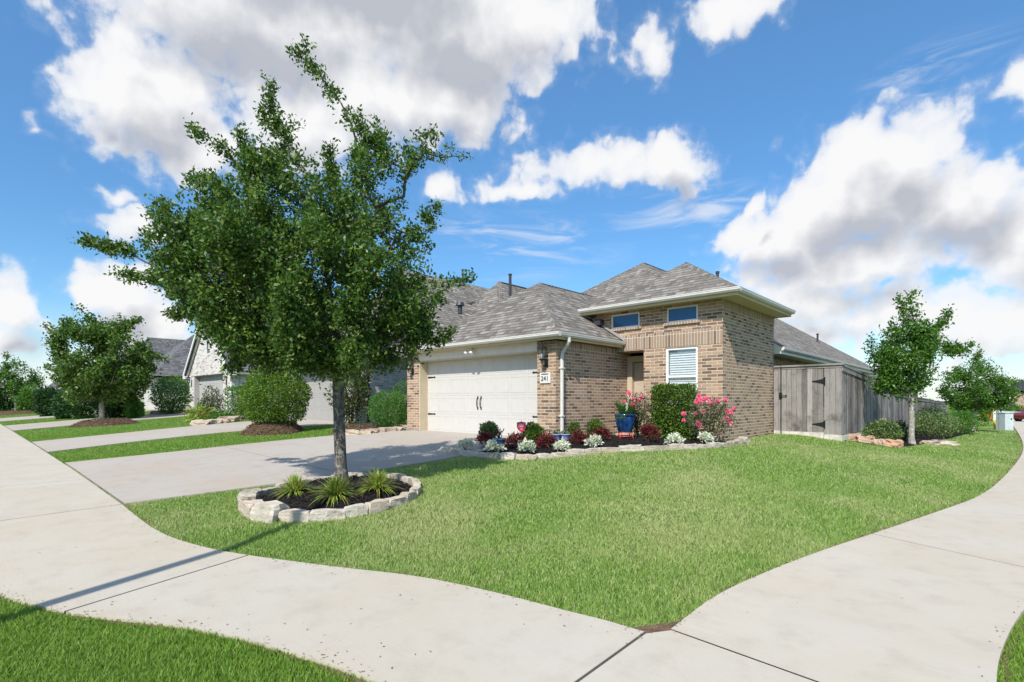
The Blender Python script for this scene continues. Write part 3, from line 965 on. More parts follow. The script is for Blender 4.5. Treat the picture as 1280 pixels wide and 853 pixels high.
def circ(c, rx, ry, n=36, rot=0):
    t = np.linspace(0, 2 * math.pi, n, endpoint=False)
    p = np.stack([rx * np.cos(t), ry * np.sin(t)], 1); R2 = np.array([[math.cos(rot), -math.sin(rot)], [math.sin(rot), math.cos(rot)]])
    return p @ R2.T + np.array(c)


def wobble(poly, a, seed):
    r = np.random.default_rng(seed); n = len(poly); c = poly.mean(0)
    t = np.arange(n) / n * 2 * math.pi; f = 1 + a * (np.sin(2 * t + r.uniform(0, 6)) * .6 + np.sin(3 * t + r.uniform(0, 6)) * .5 + np.sin(5 * t + r.uniform(0, 6)) * .3)
    return c + (poly - c) * f[:, None]


RING_C = np.array(c2w(-.338 * 7.65, 7.65)); RING_R = 1.17
TREE_P = c2w((427 - 640) / 650 * 7.95, 7.95)
tag(bed(circ(RING_C, RING_R, RING_R), .14, 'mulch', M['mulch_bed'], M['mulch'], 9000, .05, 3), 'black mulch inside the stone ring around the oak', 'mulch')

# flower bed: border front from the lawn side, back along the walls
border_px = [(553, 566), (585, 571), (618, 574), (645, 575), (671, 574), (695, 572), (717, 570), (750, 566.5), (796, 564), (835, 563), (870, 561.5), (905, 559), (925, 555.5)]
BORD = np.array([G(*p)[:2] for p in border_px])
BORD[:, :] = BORD
fb_poly = np.vstack([resample(BORD, 40), [(BORD[-1][0] - .1, 12.7), (-5.3, 12.9), (-6.4, 12.9), (-7.9, 12.85), (-7.95, 11.5), (-7.95, 10.3), (-8.05, 9.9), (-8.3, 9.0), (-8.2, 8.0)]])
tag(bed(fb_poly, .07, 'mulch', M['mulch_bed'], M['mulch'], 16000, .045, 4, centre=(-7.0, 10.6)), 'black mulch of the flower bed before the brick walls', 'mulch')

# ------------------------------------------------------------------ stones
ORD = ['first', 'second', 'third', 'fourth', 'fifth', 'sixth', 'seventh', 'eighth', 'ninth', 'tenth', 'eleventh', 'twelfth', 'thirteenth', 'fourteenth', 'fifteenth', 'sixteenth', 'seventeenth', 'eighteenth', 'nineteenth', 'twentieth', 'twenty-first', 'twenty-second', 'twenty-third', 'twenty-fourth', 'twenty-fifth', 'twenty-sixth', 'twenty-seventh', 'twenty-eighth']


def stone(p, size, rz, mat, label, group, seed, name='edging_stone', rough=.10, tilt=0.0):
    """chopped block: subdivided box with knocked-off corners and a rough face"""
    r = random.Random(seed); bm = bmesh.new()
    bmesh.ops.create_cube(bm, size=1)
    bmesh.ops.subdivide_edges(bm, edges=bm.edges[:], cuts=3, use_grid_fill=True)
    from mathutils import noise as mn
    sv = Vector((r.uniform(-50, 50), r.uniform(-50, 50), r.uniform(-50, 50)))
    sk = r.uniform(-.12, .12); sk2 = r.uniform(-.1, .1)
    for v in bm.verts:
        c = v.co.copy()
        l = c.length
        if l > .70: c *= .70 / l + .06                                       # rounded corners
        c.x += c.z * sk + c.y * sk2
        q = Vector((c.x * size[0], c.y * size[1], c.z * size[2])) * 9 + sv
        nv = mn.noise_vector(q) * rough + mn.noise_vector(q * 2.7) * rough * .5
        c += nv
        v.co = Vector((c.x * size[0], c.y * size[1], c.z * size[2]))
    me = bpy.data.meshes.new(name); bm.to_mesh(me); bm.free(); me.materials.append(mat)
    o = bpy.data.objects.new(name, me); COL.objects.link(o)
    o.location = (p[0], p[1], tz(p[0], p[1]) + size[2] * .36); o.rotation_euler = (tilt, r.uniform(-.05, .05), rz)
    return tag(o, label, 'stone', group)


# ring around the tree: from the left end, along the front, to the right end, then the back
def ring_stones():
    n = 24; a0 = math.radians(43.05) + math.pi          # pointing screen left
    # screen-right vector
    ex = np.array((CX, SX_)); ed = np.array((-SX_, CX))
    angs = []; a = 180.0
    r = random.Random(5)
    while a < 540 - 6:
        front = 180 <= a < 300
        w = r.uniform(14, 20) if front else r.uniform(12, 16)
        if 190 < a < 215: w = 19
        angs.append((a + w / 2, w)); a += w
    k = 0; kb = 0
    for i, (am, w) in enumerate(angs):
        t = math.radians(am)
        pos = RING_C + ex * math.cos(t) * RING_R + ed * math.sin(t) * RING_R
        L = 2 * RING_R * math.sin(math.radians(w / 2)) * 1.03
        fr = am % 360 > 180
        big = 185 < am < 250
        sz = (L, (r.uniform(.2, .26) if big else r.uniform(.12, .17)) if fr else .12, (r.uniform(.20, .25) if big else r.uniform(.12, .16)) if fr else r.uniform(.11, .15))
        rz = math.atan2(*(ex * -math.sin(t) + ed * math.cos(t))[::-1])
        if fr:
            lab = f'{ORD[k]} pale limestone block from the left along the front rim of the tree bed'; k += 1
        else:
            lab = f'{ORD[kb]} limestone block from the right along the back rim of the tree bed'; kb += 1
        stone(pos, sz, rz, M['lime_stone'], lab, 'limestone blocks ringing the tree bed', 100 + i)


ring_stones()

bl = resample(BORD, 200); d = np.r_[0, np.cumsum(np.linalg.norm(np.diff(bl, axis=0), axis=1))]
r = random.Random(11); s = 0; i = 0
while s < d[-1] - .1:
    L = r.uniform(.3, .46)
    if 4.6 < s < 5.0 : L = .55
    m = min(s + L / 2, d[-1]); q = np.array([np.interp(m, d, bl[:, k]) for k in (0, 1)]); q2 = np.array([np.interp(min(m + .1, d[-1]), d, bl[:, k]) for k in (0, 1)]); q1 = np.array([np.interp(m - .1, d, bl[:, k]) for k in (0, 1)])
    rz = math.atan2(*(q2 - q1)[::-1])
    stone(q, (L * 1.0, r.uniform(.12, .17), r.uniform(.10, .15)), rz, M['lime_stone'], f'{ORD[i]} limestone block from the left along the edge of the front flower bed', 'limestone blocks edging the flower bed', 200 + i)
    s += L + .005; i += 1
for j, q in enumerate([(BORD[-1] + (-.02, .28)), (BORD[-1] + (-.12, .6))]):
    stone(q, (.3, .2, .14), 1.5 + j * .3, M['lime_stone'], ['limestone block at the right tip of the flower bed turning back to the wall', 'limestone block touching the brick corner behind the right tip of the flower bed'][j], 'limestone blocks edging the flower bed', 290 + j)


def rock_line(pxs, sizes, mat, what, where, group, seed):
    r = random.Random(seed)
    for i, (px, py) in enumerate(pxs):
        p = G(px, py); sz = sizes if not callable(sizes) else sizes(i)
        stone(p, (sz[0] * r.uniform(.8, 1.2), sz[1] * r.uniform(.8, 1.2), sz[2] * r.uniform(.8, 1.2)), YAW + r.uniform(-.4, .4), mat,
              f'{ORD[i]} {what} from the left {where}', group, seed * 10 + i, name='rock', rough=.16, tilt=r.uniform(-.1, .1))


rock_line([(1056, 549.5), (1067, 551), (1081, 553), (1092, 554), (1103, 556.5), (1116, 558.5)], (.42, .3, .2), M['red_stone'], 'terracotta rock', 'at the foot of the fence corner', 'terracotta rocks by the fence corner', 31)
rock_line([(1163, 556), (1172, 555), (1182, 556)], (.5, .35, .14), M['tan_stone'], 'flat tan rock', 'at the lawn end of the fence bed', 'flat tan rocks at the fence bed', 32)
rock_line([(440, 544.5), (451, 544), (462, 542.5), (473, 541.5), (484, 540), (495, 538.8), (505, 537.5)], (.5, .3, .16), M['tan_stone'], 'tan fieldstone', 'along the bed left of the garage', 'tan fieldstones beside the garage', 33)
rock_line([(250, 532.5), (259, 531), (268, 530), (277, 529), (286, 527.5), (295, 525.5), (305, 524)], (.62, .4, .22), M['tan_stone'], 'orange tan rock', 'round the small bed by the neighbouring drive', 'rocks round the neighbouring small bed', 34)
rock_line([(200, 518.5), (208, 518), (217, 517.5), (226, 517), (235, 516.5)], (.8, .5, .22), M['tan_stone'], 'low tan rock', 'before the shrub left of the gabled garage', 'rocks before the gabled garage shrub', 35)

# other beds
b = [G(*p)[:2] for p in [(1052, 551), (1075, 555), (1100, 559), (1122, 561), (1135, 560), (1150, 557), (1168, 553), (1190, 548), (1210, 543), (1222, 539.5), (1222, 537)]]
b += [(-1.6, 33), (-3.0, 33), (-3.1, 25), (-3.1, 17.1)]
fence_bed = np.array([tuple(q) for q in b])
tag(bed(resample(fence_bed, 60), .05, 'mulch', M['mulch_bed'], M['mulch'], 9000, .06, 6), 'black mulch strip along the weathered fence', 'mulch')


def mound(px, py, rx, ry, hgt, label, seed, n=2500):
    p = G(px, py)
    poly = wobble(circ((p.x, p.y), rx, ry, 30, YAW), .08, seed)
    tag(bed(poly, hgt, 'mulch_mound', M['bark_bed'], M['bark_mulch'], n, .07, seed), label, 'mulch')
    return p


m_bush = mound(342, 541, 1.05, .9, .32, 'brown bark mound under the big round lime shrub', 21, 4000)
m_tree = mound(130, 531.5, 1.45, 1.0, .24, 'brown bark mound under the left front tree', 22, 4000)
m_mag = mound(447, 540, .9, .7, .2, 'brown bark mound beside the neighbouring garage', 23)
m_far = mound(18, 518, 2.4, 1.4, .3, 'brown bark mound beneath the farthest left tree', 24)
side_bed = np.array([G(*p)[:2] for p in [(438, 545), (470, 542.5), (508, 538.5)]] + [(-14.5, 10.9), (-15.6, 11.4), (-16.5, 10.4)])
tag(bed(resample(np.vstack([side_bed, side_bed[:1]]), 30), .05, 'mulch', M['mulch_bed'], M['mulch'], 2500, .05, 9), 'dark mulch between the two garages', 'mulch')

# ------------------------------------------------------------------ building helpers


def wall_sheet(mb, axis_, at, a0, a1, z0, z1, holes=(), thick=.15, inward=1):
    """wall with holes; axis_='y' -> plane y=at spanning x, 'x' -> plane x=at spanning y. inward: +1/-1 side of the thickness"""
    As = sorted({a0, a1, *[h[0] for h in holes], *[h[1] for h in holes]}); Zs = sorted({z0, z1, *[h[2] for h in holes], *[h[3] for h in holes]})
    As = [a for a in As if a0 <= a <= a1]; Zs = [z for z in Zs if z0 <= z <= z1]

    def P(a, z, dpt): return (a, at + inward * dpt, z) if axis_ == 'y' else (at + inward * dpt, a, z)
    for i in range(len(As) - 1):
        for j in range(len(Zs) - 1):
            ca, cz = (As[i] + As[i + 1]) / 2, (Zs[j] + Zs[j + 1]) / 2
            if any(h[0] < ca < h[1] and h[2] < cz < h[3] for h in holes): continue
            q = [P(As[i], Zs[j], 0), P(As[i + 1], Zs[j], 0), P(As[i + 1], Zs[j + 1], 0), P(As[i], Zs[j + 1], 0)]
            flip = (axis_ == 'y' and inward < 0) or (axis_ == 'x' and inward > 0)
            mb.poly(q[::-1] if flip else q)
            q = [P(As[i], Zs[j], thick), P(As[i + 1], Zs[j], thick), P(As[i + 1], Zs[j + 1], thick), P(As[i], Zs[j + 1], thick)]
            mb.poly(q if flip else q[::-1])
    for h in holes:
        c = [(h[0], h[2]), (h[1], h[2]), (h[1], h[3]), (h[0], h[3])]
        for (p, q) in zip(c, c[1:] + c[:1]):
            if p[0] in (a0, a1) and p[0] == q[0]: continue
            mb.poly([P(*p, 0), P(*q, 0), P(*q, thick), P(*p, thick)])
    c = [(a0, z0), (a1, z0), (a1, z1), (a0, z1)]
    for (p, q) in zip(c, c[1:] + c[:1]): mb.poly([P(*p, 0), P(*q, 0), P(*q, thick), P(*p, thick)])


def hip_planes(x0, x1, y0, y1, z, rz, r0, r1, along='y'):
    """four roof planes; ridge runs along y (r0..r1) at the middle of x (or along x)"""
    if along == 'y':
        xm = (x0 + x1) / 2
        return [[(x0, y0, z), (x1, y0, z), (xm, r0, rz)], [(x1, y0, z), (x1, y1, z), (xm, r1, rz), (xm, r0, rz)],
                [(x1, y1, z), (x0, y1, z), (xm, r1, rz)], [(x0, y1, z), (x0, y0, z), (xm, r0, rz), (xm, r1, rz)]]
    ym = (y0 + y1) / 2
    return [[(x0, y0, z), (x1, y0, z), (r1, ym, rz), (r0, ym, rz)], [(x1, y0, z), (x1, y1, z), (r1, ym, rz)],
            [(x1, y1, z), (x0, y1, z), (r0, ym, rz), (r1, ym, rz)], [(x0, y1, z), (x0, y0, z), (r0, ym, rz)]]


def roof_mesh(mb, planes, t=.035):
    for p in planes:
        a = [Vector(q) for q in p]
        n = (a[1] - a[0]).cross(a[2] - a[0]).normalized()
        if n.z < 0: a = a[::-1]; n = -n
        mb.poly([q + n * t for q in a]); mb.poly([q for q in a[::-1]])
        for q, w in zip(a, a[1:] + a[:1]): mb.poly([q, w, w + n * t, q + n * t])


def ridge_caps(mb, lines, t=.045):
    """overlapping cap shingles along hips and ridges"""
    for a, b in lines:
        a, b = Vector(a), Vector(b); L = (b - a).length; n = max(1, int(L / .16)); d = (b - a) / n
        h = Vector((-d.y, d.x, 0))
        if h.length < 1e-6: h = Vector((1, 0, 0))
        h.normalize(); slope = .42
        for i in range(n):
            p = a + d * i; q = p + d * 1.25; up0 = Vector((0, 0, t)); up1 = Vector((0, 0, t - .016))
            dn = Vector((0, 0, -.125 * slope))
            w = h * .125
            mb.poly([p + w + dn + up0, p + up0, q + up1, q + w + dn + up1])
            mb.poly([p + up0, p - w + dn + up0, q - w + dn + up1, q + up1])
            mb.poly([p + w + dn + up0, p + w + dn + up0 - Vector((0, 0, .012)), p + up0 - Vector((0, 0, .012)), p + up0])
            mb.poly([p + up0, p + up0 - Vector((0, 0, .012)), p - w + dn + up0 - Vector((0, 0, .012)), p - w + dn + up0])


def gutter_run(mb, a, b, outv, z, h=.105, w=.11):
    """K-style gutter hung outside the line a-b (xy), top at z"""
    a = Vector((*a, z)); b = Vector((*b, z)); o = Vector((*outv, 0))
    prof = [(0, 0), (w, 0), (w, -.02), (w * .93, -.035), (w * .93, -.06), (w * .62, -h), (0, -h)]
    P0 = [a + o * x + Vector((0, 0, y)) for x, y in prof]; P1 = [b + o * x + Vector((0, 0, y)) for x, y in prof]
    n = len(prof)
    for i in range(n):
        j = (i + 1) % n; mb.poly([P0[i], P0[j], P1[j], P1[i]])
    mb.poly(P0[::-1]); mb.poly(P1)


def window(parent, axis_, at, a0, a1, z0, z1, inward, depth_=.06, fw=.045, glass=None, rail=False, blinds=False, mat=None):
    mb = MB()

    def bx(u0, u1, w0, w1, d0, d1):
        lo, hi = sorted((at + inward * d0, at + inward * d1))
        if axis_ == 'y': mb.box(u0, u1, lo, hi, w0, w1)
        else: mb.box(lo, hi, u0, u1, w0, w1)
    bx(a0, a0 + fw, z0, z1, depth_ - .03, depth_ + .03); bx(a1 - fw, a1, z0, z1, depth_ - .03, depth_ + .03)
    bx(a0 + fw, a1 - fw, z0, z0 + fw, depth_ - .03, depth_ + .03); bx(a0 + fw, a1 - fw, z1 - fw, z1, depth_ - .03, depth_ + .03)
    zr = (z0 + z1) / 2
    if rail: bx(a0 + fw, a1 - fw, zr - .03, zr + .03, depth_ - .02, depth_ + .02)
    fr = mb.build('window', mat or M['white'], parent)
    mb = MB(); bx(a0 + fw, a1 - fw, z0 + fw, z1 - fw, depth_ + .005, depth_ + .012)
    mb.build('pane', glass or M['glass_dark'], fr)
    if blinds:
        mb = MB(); zz = z0 + fw + .01
        while zz < z1 - fw - .02:
            # tilted slats with real gaps between
            u0, u1 = a0 + fw + .01, a1 - fw - .01
            d0, d1 = depth_ + .04, depth_ + .062
            if axis_ == 'y': mb.prism([(u0, at + inward * d0, zz), (u0, at + inward * d1, zz + .048), (u0, at + inward * d1, zz + .053), (u0, at + inward * d0, zz + .004)], (u1 - u0, 0, 0))
            zz += .062
        mb.build('blinds', M['blinds'], fr)
        mb = MB(); bx(a0, a1, z0, z1, depth_ + .25, depth_ + .27); mb.build('dark_backing', M['ink'], fr)  # flat dark sheet put in for the unlit room behind the blinds
    return fr

# ------------------------------------------------------------------ the brick house
house = empty('brick_house', (-10, 14, .55), 'tan brick single-storey house with white two-car garage door on the corner lot', 'house')
SL = .61                                     # slab height
# walls
mb = MB()
wall_sheet(mb, 'y', 10.2, -8.64, -8.04, .5, 3.1, thick=.38)
wall_sheet(mb, 'y', 10.2, -14.27, -13.64, .5, 3.1, thick=.38)
wall_sheet(mb, 'x', -8.04, 10.582, 13.8, .5, 3.12, thick=.2, inward=-1)
wall_sheet(mb, 'x', -14.27, 10.582, 24, .5, 3.12, thick=.2, inward=1)
# tower front with entry opening, lower window and two clerestory windows
TF = 12.97
wall_sheet(mb, 'y', TF, -8.036, -4.98, .35, 3.049, holes=[(-8.036, -7.14, .45, 3.0), (-6.49, -5.61, 1.48, 3.0)], thick=.2)
wall_sheet(mb, 'y', TF, -8.76, -4.98, 3.05, 4.14, holes=[(-8.17, -7.27, 3.67, 4.06), (-6.45, -5.61, 3.67, 4.06)], thick=.2)
wall_sheet(mb, 'x', -4.98, TF + .202, 17.0, .35, 4.14, thick=.2, inward=-1)
wall_sheet(mb, 'x', -8.76, TF + .21, 17, 3.05, 4.14, thick=.2, inward=1)
wall_sheet(mb, 'y', 16.98, -8.54, -5.2, .4, 4.14, thick=.2, inward=-1)
wall_sheet(mb, 'x', -5.35, 17.02, 35, .2, 3.1, holes=[(17.35, 18.3, 1.7, 2.95)], thick=.2, inward=-1)
wall_sheet(mb, 'y', 35, -14.2, -5.36, .2, 3.1, thick=.2, inward=-1)
# alcove right cheek
mb.box(-7.14, -6.98, TF + .201, 13.8, .5, 3.0)
wall = mb.build('wall', M['brick'], house)
# upright brick courses, a hair proud
mb = MB()
mb.box(-8.33, -4.972, TF - .009, TF + .02, 3.02, 3.43)
mb.box(-4.985, -4.968, TF + .02, 16.99, 3.91, 4.135)
mb.box(-8.045, -8.03, 10.23, 13.2, 2.88, 3.1)
mb.build('soldier_course', M['soldier'], wall)
# projecting brick sills under the clerestory windows
MB().box(-6.52, -5.54, TF - .05, TF, 3.595, 3.665).build('window_sill', M['soldier'], wall)
MB().box(-8.2, -7.2, TF - .05, TF, 3.595, 3.665).build('window_sill', M['soldier'], wall)
MB().box(-7.13, -4.955, TF - .015, TF + .22, .2, .58).box(-4.978, -4.957, TF + .221, 16.97, .2, .56).build('foundation', M['found'], house)
MB().box(-8.66, -8.02, 10.175, 10.22, .3, .66).box(-8.035, -8.022, 10.221, 13.7, .3, .66).build('foundation', M['found'], house)
MB().box(-14.3, -13.62, 10.175, 10.22, .3, .66).build('foundation', M['found'], house)
mb = MB(); mb.box(-8.0, -7.15, 12.9, 13.8, .4, .66); mb.build('entry_step', M['concrete'], house)
# alcove ceiling
mb = MB(); mb.box(-8.04, -7.14, TF + .2, 13.8, 3.0, 3.05); mb.build('entry_ceiling', M['cream'], house)
# front door
fd = MB().box(-7.86, -7.1, 13.72, 13.77, .66, 2.72).build('front_door', M['entry'], house)
mb = MB()
mb.box(-8.03, -7.87, 13.6, 13.79, .66, 2.9); mb.box(-7.87, -7.0, 13.6, 13.79, 2.74, 2.9)
mb.build('door_frame', M['cream'], fd)
mb = MB()
for z0, z1 in ((.85, 1.5), (1.65, 2.55)):
    mb.box(-7.76, -7.52, 13.708, 13.72, z0, z1); mb.box(-7.44, -7.2, 13.708, 13.72, z0, z1)
mb.build('door_panels', M['entry'], fd)
mb = MB(); mb.blob((-7.78, 13.68, 1.62), .03); mb.tube([(-7.78, 13.72, 1.62), (-7.78, 13.68, 1.62)], .012); mb.build('handle', M['steel'], fd)

# header board, casings and garage door
mb = MB(); mb.box(-13.64, -8.64, 10.19, 10.32, 2.87, 3.13); mb.build('header_board', M['header'], house)
mb = MB()
mb.box(-13.64, -8.64, 10.32, 10.53, 2.862, 2.885)
mb.box(-13.64, -13.60, 10.215, 10.56, .62, 2.86); mb.box(-8.68, -8.64, 10.4, 10.56, .62, 2.86)
mb.box(-13.60, -8.68, 10.185, 10.20, 2.845, 2.875)
mb.build('garage_casing', M['cream'], house)


def garage_door(parent, x0, x1, y, z0, z1, mat, rows=4, cols=8, hardware=True, lites=False):
    mb = MB(); H = (z1 - z0) / rows
    for r_ in range(rows):
        a, b_ = z0 + r_ * H + .0015, z0 + (r_ + 1) * H - .0015
        mb.box(x0, x1, y, y + .04, a, b_)
        W = (x1 - x0) / cols
        for c in range(cols):                       # raised long panels
            u0, u1 = x0 + c * W + .05, x0 + (c + 1) * W - .05
            v0, v1 = a + .07, b_ - .07
            for (q0, q1, w0, w1) in ((u0, u1, v0, v0 + .012), (u0, u1, v1 - .012, v1), (u0, u0 + .012, v0, v1), (u1 - .012, u1, v0, v1)):
                mb.box(q0, q1, y - .005, y - .0001, w0, w1)
    d = mb.build('garage_door', mat, parent)
    MB().box(x0, x1, y + .005, y + .03, z0 - .015, z0 + .004).build('door_seal', M['black'], d)
    if hardware:
        for z in (z0 + .56, z0 + 1.74):
            for sx, xx in ((1, x0 + .03), (-1, x1 - .03)):
                mb = MB(); p = xx
                mb.prism([(p, y - .012, z - .03), (p, y - .012, z + .03), (p + sx * .30, y - .012, z + .016), (p + sx * .34, y - .012, z + .03), (p + sx * .38, y - .012, z), (p + sx * .34, y - .012, z - .03), (p + sx * .30, y - .012, z - .016)], (0, .007, 0))
                mb.build('strap_hinge', M['black'], d)
        xm = (x0 + x1) / 2
        for sx in (-.07, .07):
            mb = MB(); zz = z0 + .92
            mb.tube([(xm + sx, y - .01, zz - .15), (xm + sx, y - .05, zz - .1), (xm + sx, y - .055, zz), (xm + sx, y - .05, zz + .1), (xm + sx, y - .01, zz + .15)], [.022, .011, .014, .011, .022], 6)
            mb.box(xm + sx - .022, xm + sx + .022, y - .012, y - .005, zz + .12, zz + .2); mb.box(xm + sx - .022, xm + sx + .022, y - .012, y - .005, zz - .2, zz - .12)
            mb.build('handle', M['black'], d)
    return d


gd = garage_door(house, -13.6, -8.68, 10.53, SL, 2.9, M['door'], cols=8)

# lanterns on the pillars
def lantern(parent, x, y, z, s=1.0, mat=None):
    mt = mat or M['black']
    mb = MB()
    mb.box(x - .05 * s, x + .05 * s, y - .02, y, z - .19 * s, z - .01 * s)
    mb.tube([(x, y - .02, z - .12 * s), (x, y - .1 * s, z - .17 * s), (x, y - .16 * s, z - .12 * s), (x, y - .16 * s, z - .06 * s)], .01 * s, 6)
    mb.tube([(x, y - .02, z - .17 * s), (x, y - .05 * s, z - .24 * s), (x, y - .10 * s, z - .23 * s)], .008 * s, 6)
    cy = y - .16 * s
    mb.lathe((x, cy, z), [(.001, .36 * s), (.02 * s, .33 * s), (.02 * s, .30 * s), (.05 * s, .29 * s), (.115 * s, .22 * s), (.115 * s, .205 * s), (.001, .205 * s)], 8)
    mb.lathe((x, cy, z), [(.001, -.06 * s), (.03 * s, -.05 * s), (.07 * s, -.03 * s), (.075 * s, -.01 * s), (.001, -.01 * s)], 8)
    for k in range(4):
        a = math.pi / 4 + k * math.pi / 2
        mb.tube([(x + .065 * s * math.cos(a), cy + .065 * s * math.sin(a), z - .02 * s), (x + .1 * s * math.cos(a), cy + .1 * s * math.sin(a), z + .21 * s)], .007 * s, 4)
    mb.tube([(x, y - .01, z + .3 * s), (x, y - .09 * s, z + .40 * s), (x, cy, z + .35 * s)], .009 * s, 6)
    la = mb.build('wall_lantern', mt, parent)
    mb = MB()
    mb.lathe((x, cy, z), [(.06 * s, -.012 * s), (.09 * s, .205 * s)], 4)
    g = mb.build('lantern_glass', M['clear'], la)
    mb = MB(); mb.lathe((x, cy, z), [(.014, 0), (.014, .09), (.004, .12)], 8); mb.build('candle', M['white'], la)
    return la


lantern(house, -8.33, 10.2, 2.66, 1.15)
lantern(house, -13.95, 10.2, 2.66, 1.15)

# house number
pl = MB().box(-8.53, -8.19, 10.165, 10.199, 2.04, 2.31).build('number_plaque', M['plaque'], house, bevel=.006)
cu = bpy.data.curves.new('digits', 'FONT'); cu.body = '241'; cu.size = .165; cu.extrude = .004; cu.align_x = 'CENTER'; cu.align_y = 'CENTER'
tmp = bpy.data.objects.new('digits', cu); COL.objects.link(tmp)
dg = bpy.context.evaluated_depsgraph_get(); me = bpy.data.meshes.new_from_object(tmp.evaluated_get(dg)); bpy.data.objects.remove(tmp)
me.transform(Matrix.Translation((-8.36, 10.158, 2.155)) @ Matrix.Rotation(R(90), 4, 'X'))
me.transform(Matrix.Translation(-off(pl))); me.materials.clear(); me.materials.append(M['ink'])
o = bpy.data.objects.new('house_number', me); COL.objects.link(o); o.parent = pl
mb = MB(); mb.box(-8.47, -8.25, 10.155, 10.165, 2.262, 2.282); mb.build('plaque_bar', M['ink'], pl)

# twin floodlight under the eave
mb = MB(); mb.box(-11.14, -11.04, 10.12, 10.19, 2.98, 3.08)
fl = mb.build('flood_light', M['white'], house)
for sx in (-.1, .1):
    mb = MB(); c = Vector((-11.09 + sx, 10.08, 3.0)); dv = Vector((sx * 3, -1, -.8)).normalized()
    mb.tube([c - dv * .05, c + dv * .03, c + dv * .08], [.03, .045, .06], 12); mb.tube([c - dv * .05, Vector((-11.09, 10.12, 3.03))], .015, 6)
    mb.build('lamp_head', M['white'], fl, smooth=True)

# windows of the tower
window(house, 'y', TF, -6.49, -5.61, 1.48, 3.0, 1, .05, .06, glass=M['clear'], rail=True, blinds=True)
window(house, 'y', TF, -6.45, -5.61, 3.67, 4.06, 1, .03, .035, glass=M['glass'])
window(house, 'y', TF, -8.17, -7.27, 3.67, 4.06, 1, .03, .035, glass=M['glass'])
window(house, 'x', -5.35, 17.35, 18.3, 1.7, 2.95, -1, .05, .05, glass=M['glass_dark'])

# roofs
zE = 3.24
gp = [[(-14.52, 9.95, zE), (-7.79, 9.95, zE), (-11.155, 13.3, 5.50)],
      [(-7.79, 9.95, zE), (-7.69, 13.4, zE), (-8.55, 13.4, zE + .562), (-8.55, 21, zE + .562), (-11.155, 21, 5.50), (-11.155, 13.3, 5.50)],
      [(-14.52, 22, zE), (-14.52, 9.95, zE), (-11.155, 13.3, 5.50), (-11.155, 21, 5.50)]]
gp[1] = [(-7.79, 9.95, zE), (-7.79, 12.96, zE), (-11.155, 12.96 + .5, 5.50), (-11.155, 13.3, 5.50)]
gp.append([(-7.79, 12.96, zE), (-8.755, 12.96, zE + .695), (-8.755, 21, zE + .695), (-11.155, 21, 5.50), (-11.155, 13.46, 5.50)])
mb = MB(); roof_mesh(mb, gp)
ridge_caps(mb, [((-7.79, 9.95, zE), (-11.155, 13.3, 5.50)), ((-14.52, 9.95, zE), (-11.155, 13.3, 5.50)), ((-11.155, 13.3, 5.50), (-11.155, 19.5, 5.50))])
mb.build('roof', M['shingle'], house)
zT = 4.25
ap = (-6.735, 14.8, 5.66)
tp = [[(-8.97, 12.57, zT), (-4.5, 12.57, zT), ap], [(-4.5, 12.57, zT), (-4.5, 17.03, zT), ap], [(-4.5, 17.03, zT), (-8.97, 17.03, zT), ap], [(-8.97, 17.03, zT), (-8.97, 12.57, zT), ap]]
mb = MB(); roof_mesh(mb, tp)
ridge_caps(mb, [((-4.5, 12.57, zT), ap), ((-8.97, 12.57, zT), ap), ((-4.5, 17.03, zT), ap)])
mb.build('roof', M['shingle'], house)
z0 = 3.2
P1 = (-10.3, 18.65, 7.05); P2 = (-10.3, 30, 7.05)
mp_ = [[(-4.8, 17.04, z0), (-4.8, 35.5, z0), P2, P1, (-8.6, 17.04, 5.86)],
       [P1, (-15.8, 13.15, z0), (-8.78, 13.15, z0), (-8.78, 14.55, 4.18), (-6.2, 14.55, 4.18)],
       [P1, P2, (-15.8, 35.5, z0), (-15.8, 13.15, z0)], [P2, (-4.8, 35.5, z0), (-15.8, 35.5, z0)]]
mb = MB(); roof_mesh(mb, mp_)
ridge_caps(mb, [(P1, P2), ((-7.2, 15.55, 4.88), P1), ((-13.8, 15.15, 4.6), P1), ((-4.8, 35.5, z0), P2)])
rf = mb.build('roof', M['shingle'], house)
mb = MB()                                   # sheet metal step flashing where the garage roof meets the wall
mb.poly([(-8.765, 12.93, zE + .76), (-7.76, 12.93, zE + .05), (-7.76, 12.965, zE + .05), (-8.765, 12.965, zE + .76)])
mb.prism([(-8.78, 12.9, zE + .735), (-7.7, 12.9, zE + .03), (-7.7, 12.9, zE + .10), (-8.78, 12.9, zE + .80)], (0, .06, 0))
mb.build('flashing', M['wall_grey'], house)

# soffits and gutters
mb = MB()
mb.box(-14.5, -7.81, 9.97, 10.185, 3.13, 3.16); mb.box(-8.02, -7.81, 10.19, 12.95, 3.13, 3.16); mb.box(-14.5, -14.28, 10.19, 22, 3.13, 3.16)
mb.box(-14.5, -7.81, 9.95, 9.97, 3.10, zE); mb.box(-7.81, -7.79, 9.95, 12.95, 3.10, zE)
mb.box(-8.95, -4.52, 12.60, 12.965, 4.13, 4.16); mb.box(-4.975, -4.52, 12.965, 17.0, 4.13, 4.16); mb.box(-8.95, -8.77, 12.965, 17.0, 4.13, 4.16)
mb.box(-8.97, -4.5, 12.57, 12.60, 4.10, zT); mb.box(-4.52, -4.5, 12.60, 17.03, 4.10, zT); mb.box(-8.97, -8.95, 12.6, 17.03, 4.10, zT); mb.box(-8.95, -4.52, 17.01, 17.03, 4.10, zT)
mb.build('soffit', M['soffit'], house)
mb = MB(); mb.box(-5.33, -4.82, 17.06, 35.4, 3.05, 3.08); mb.box(-4.83, -4.80, 17.05, 35.5, 3.02, 3.2)
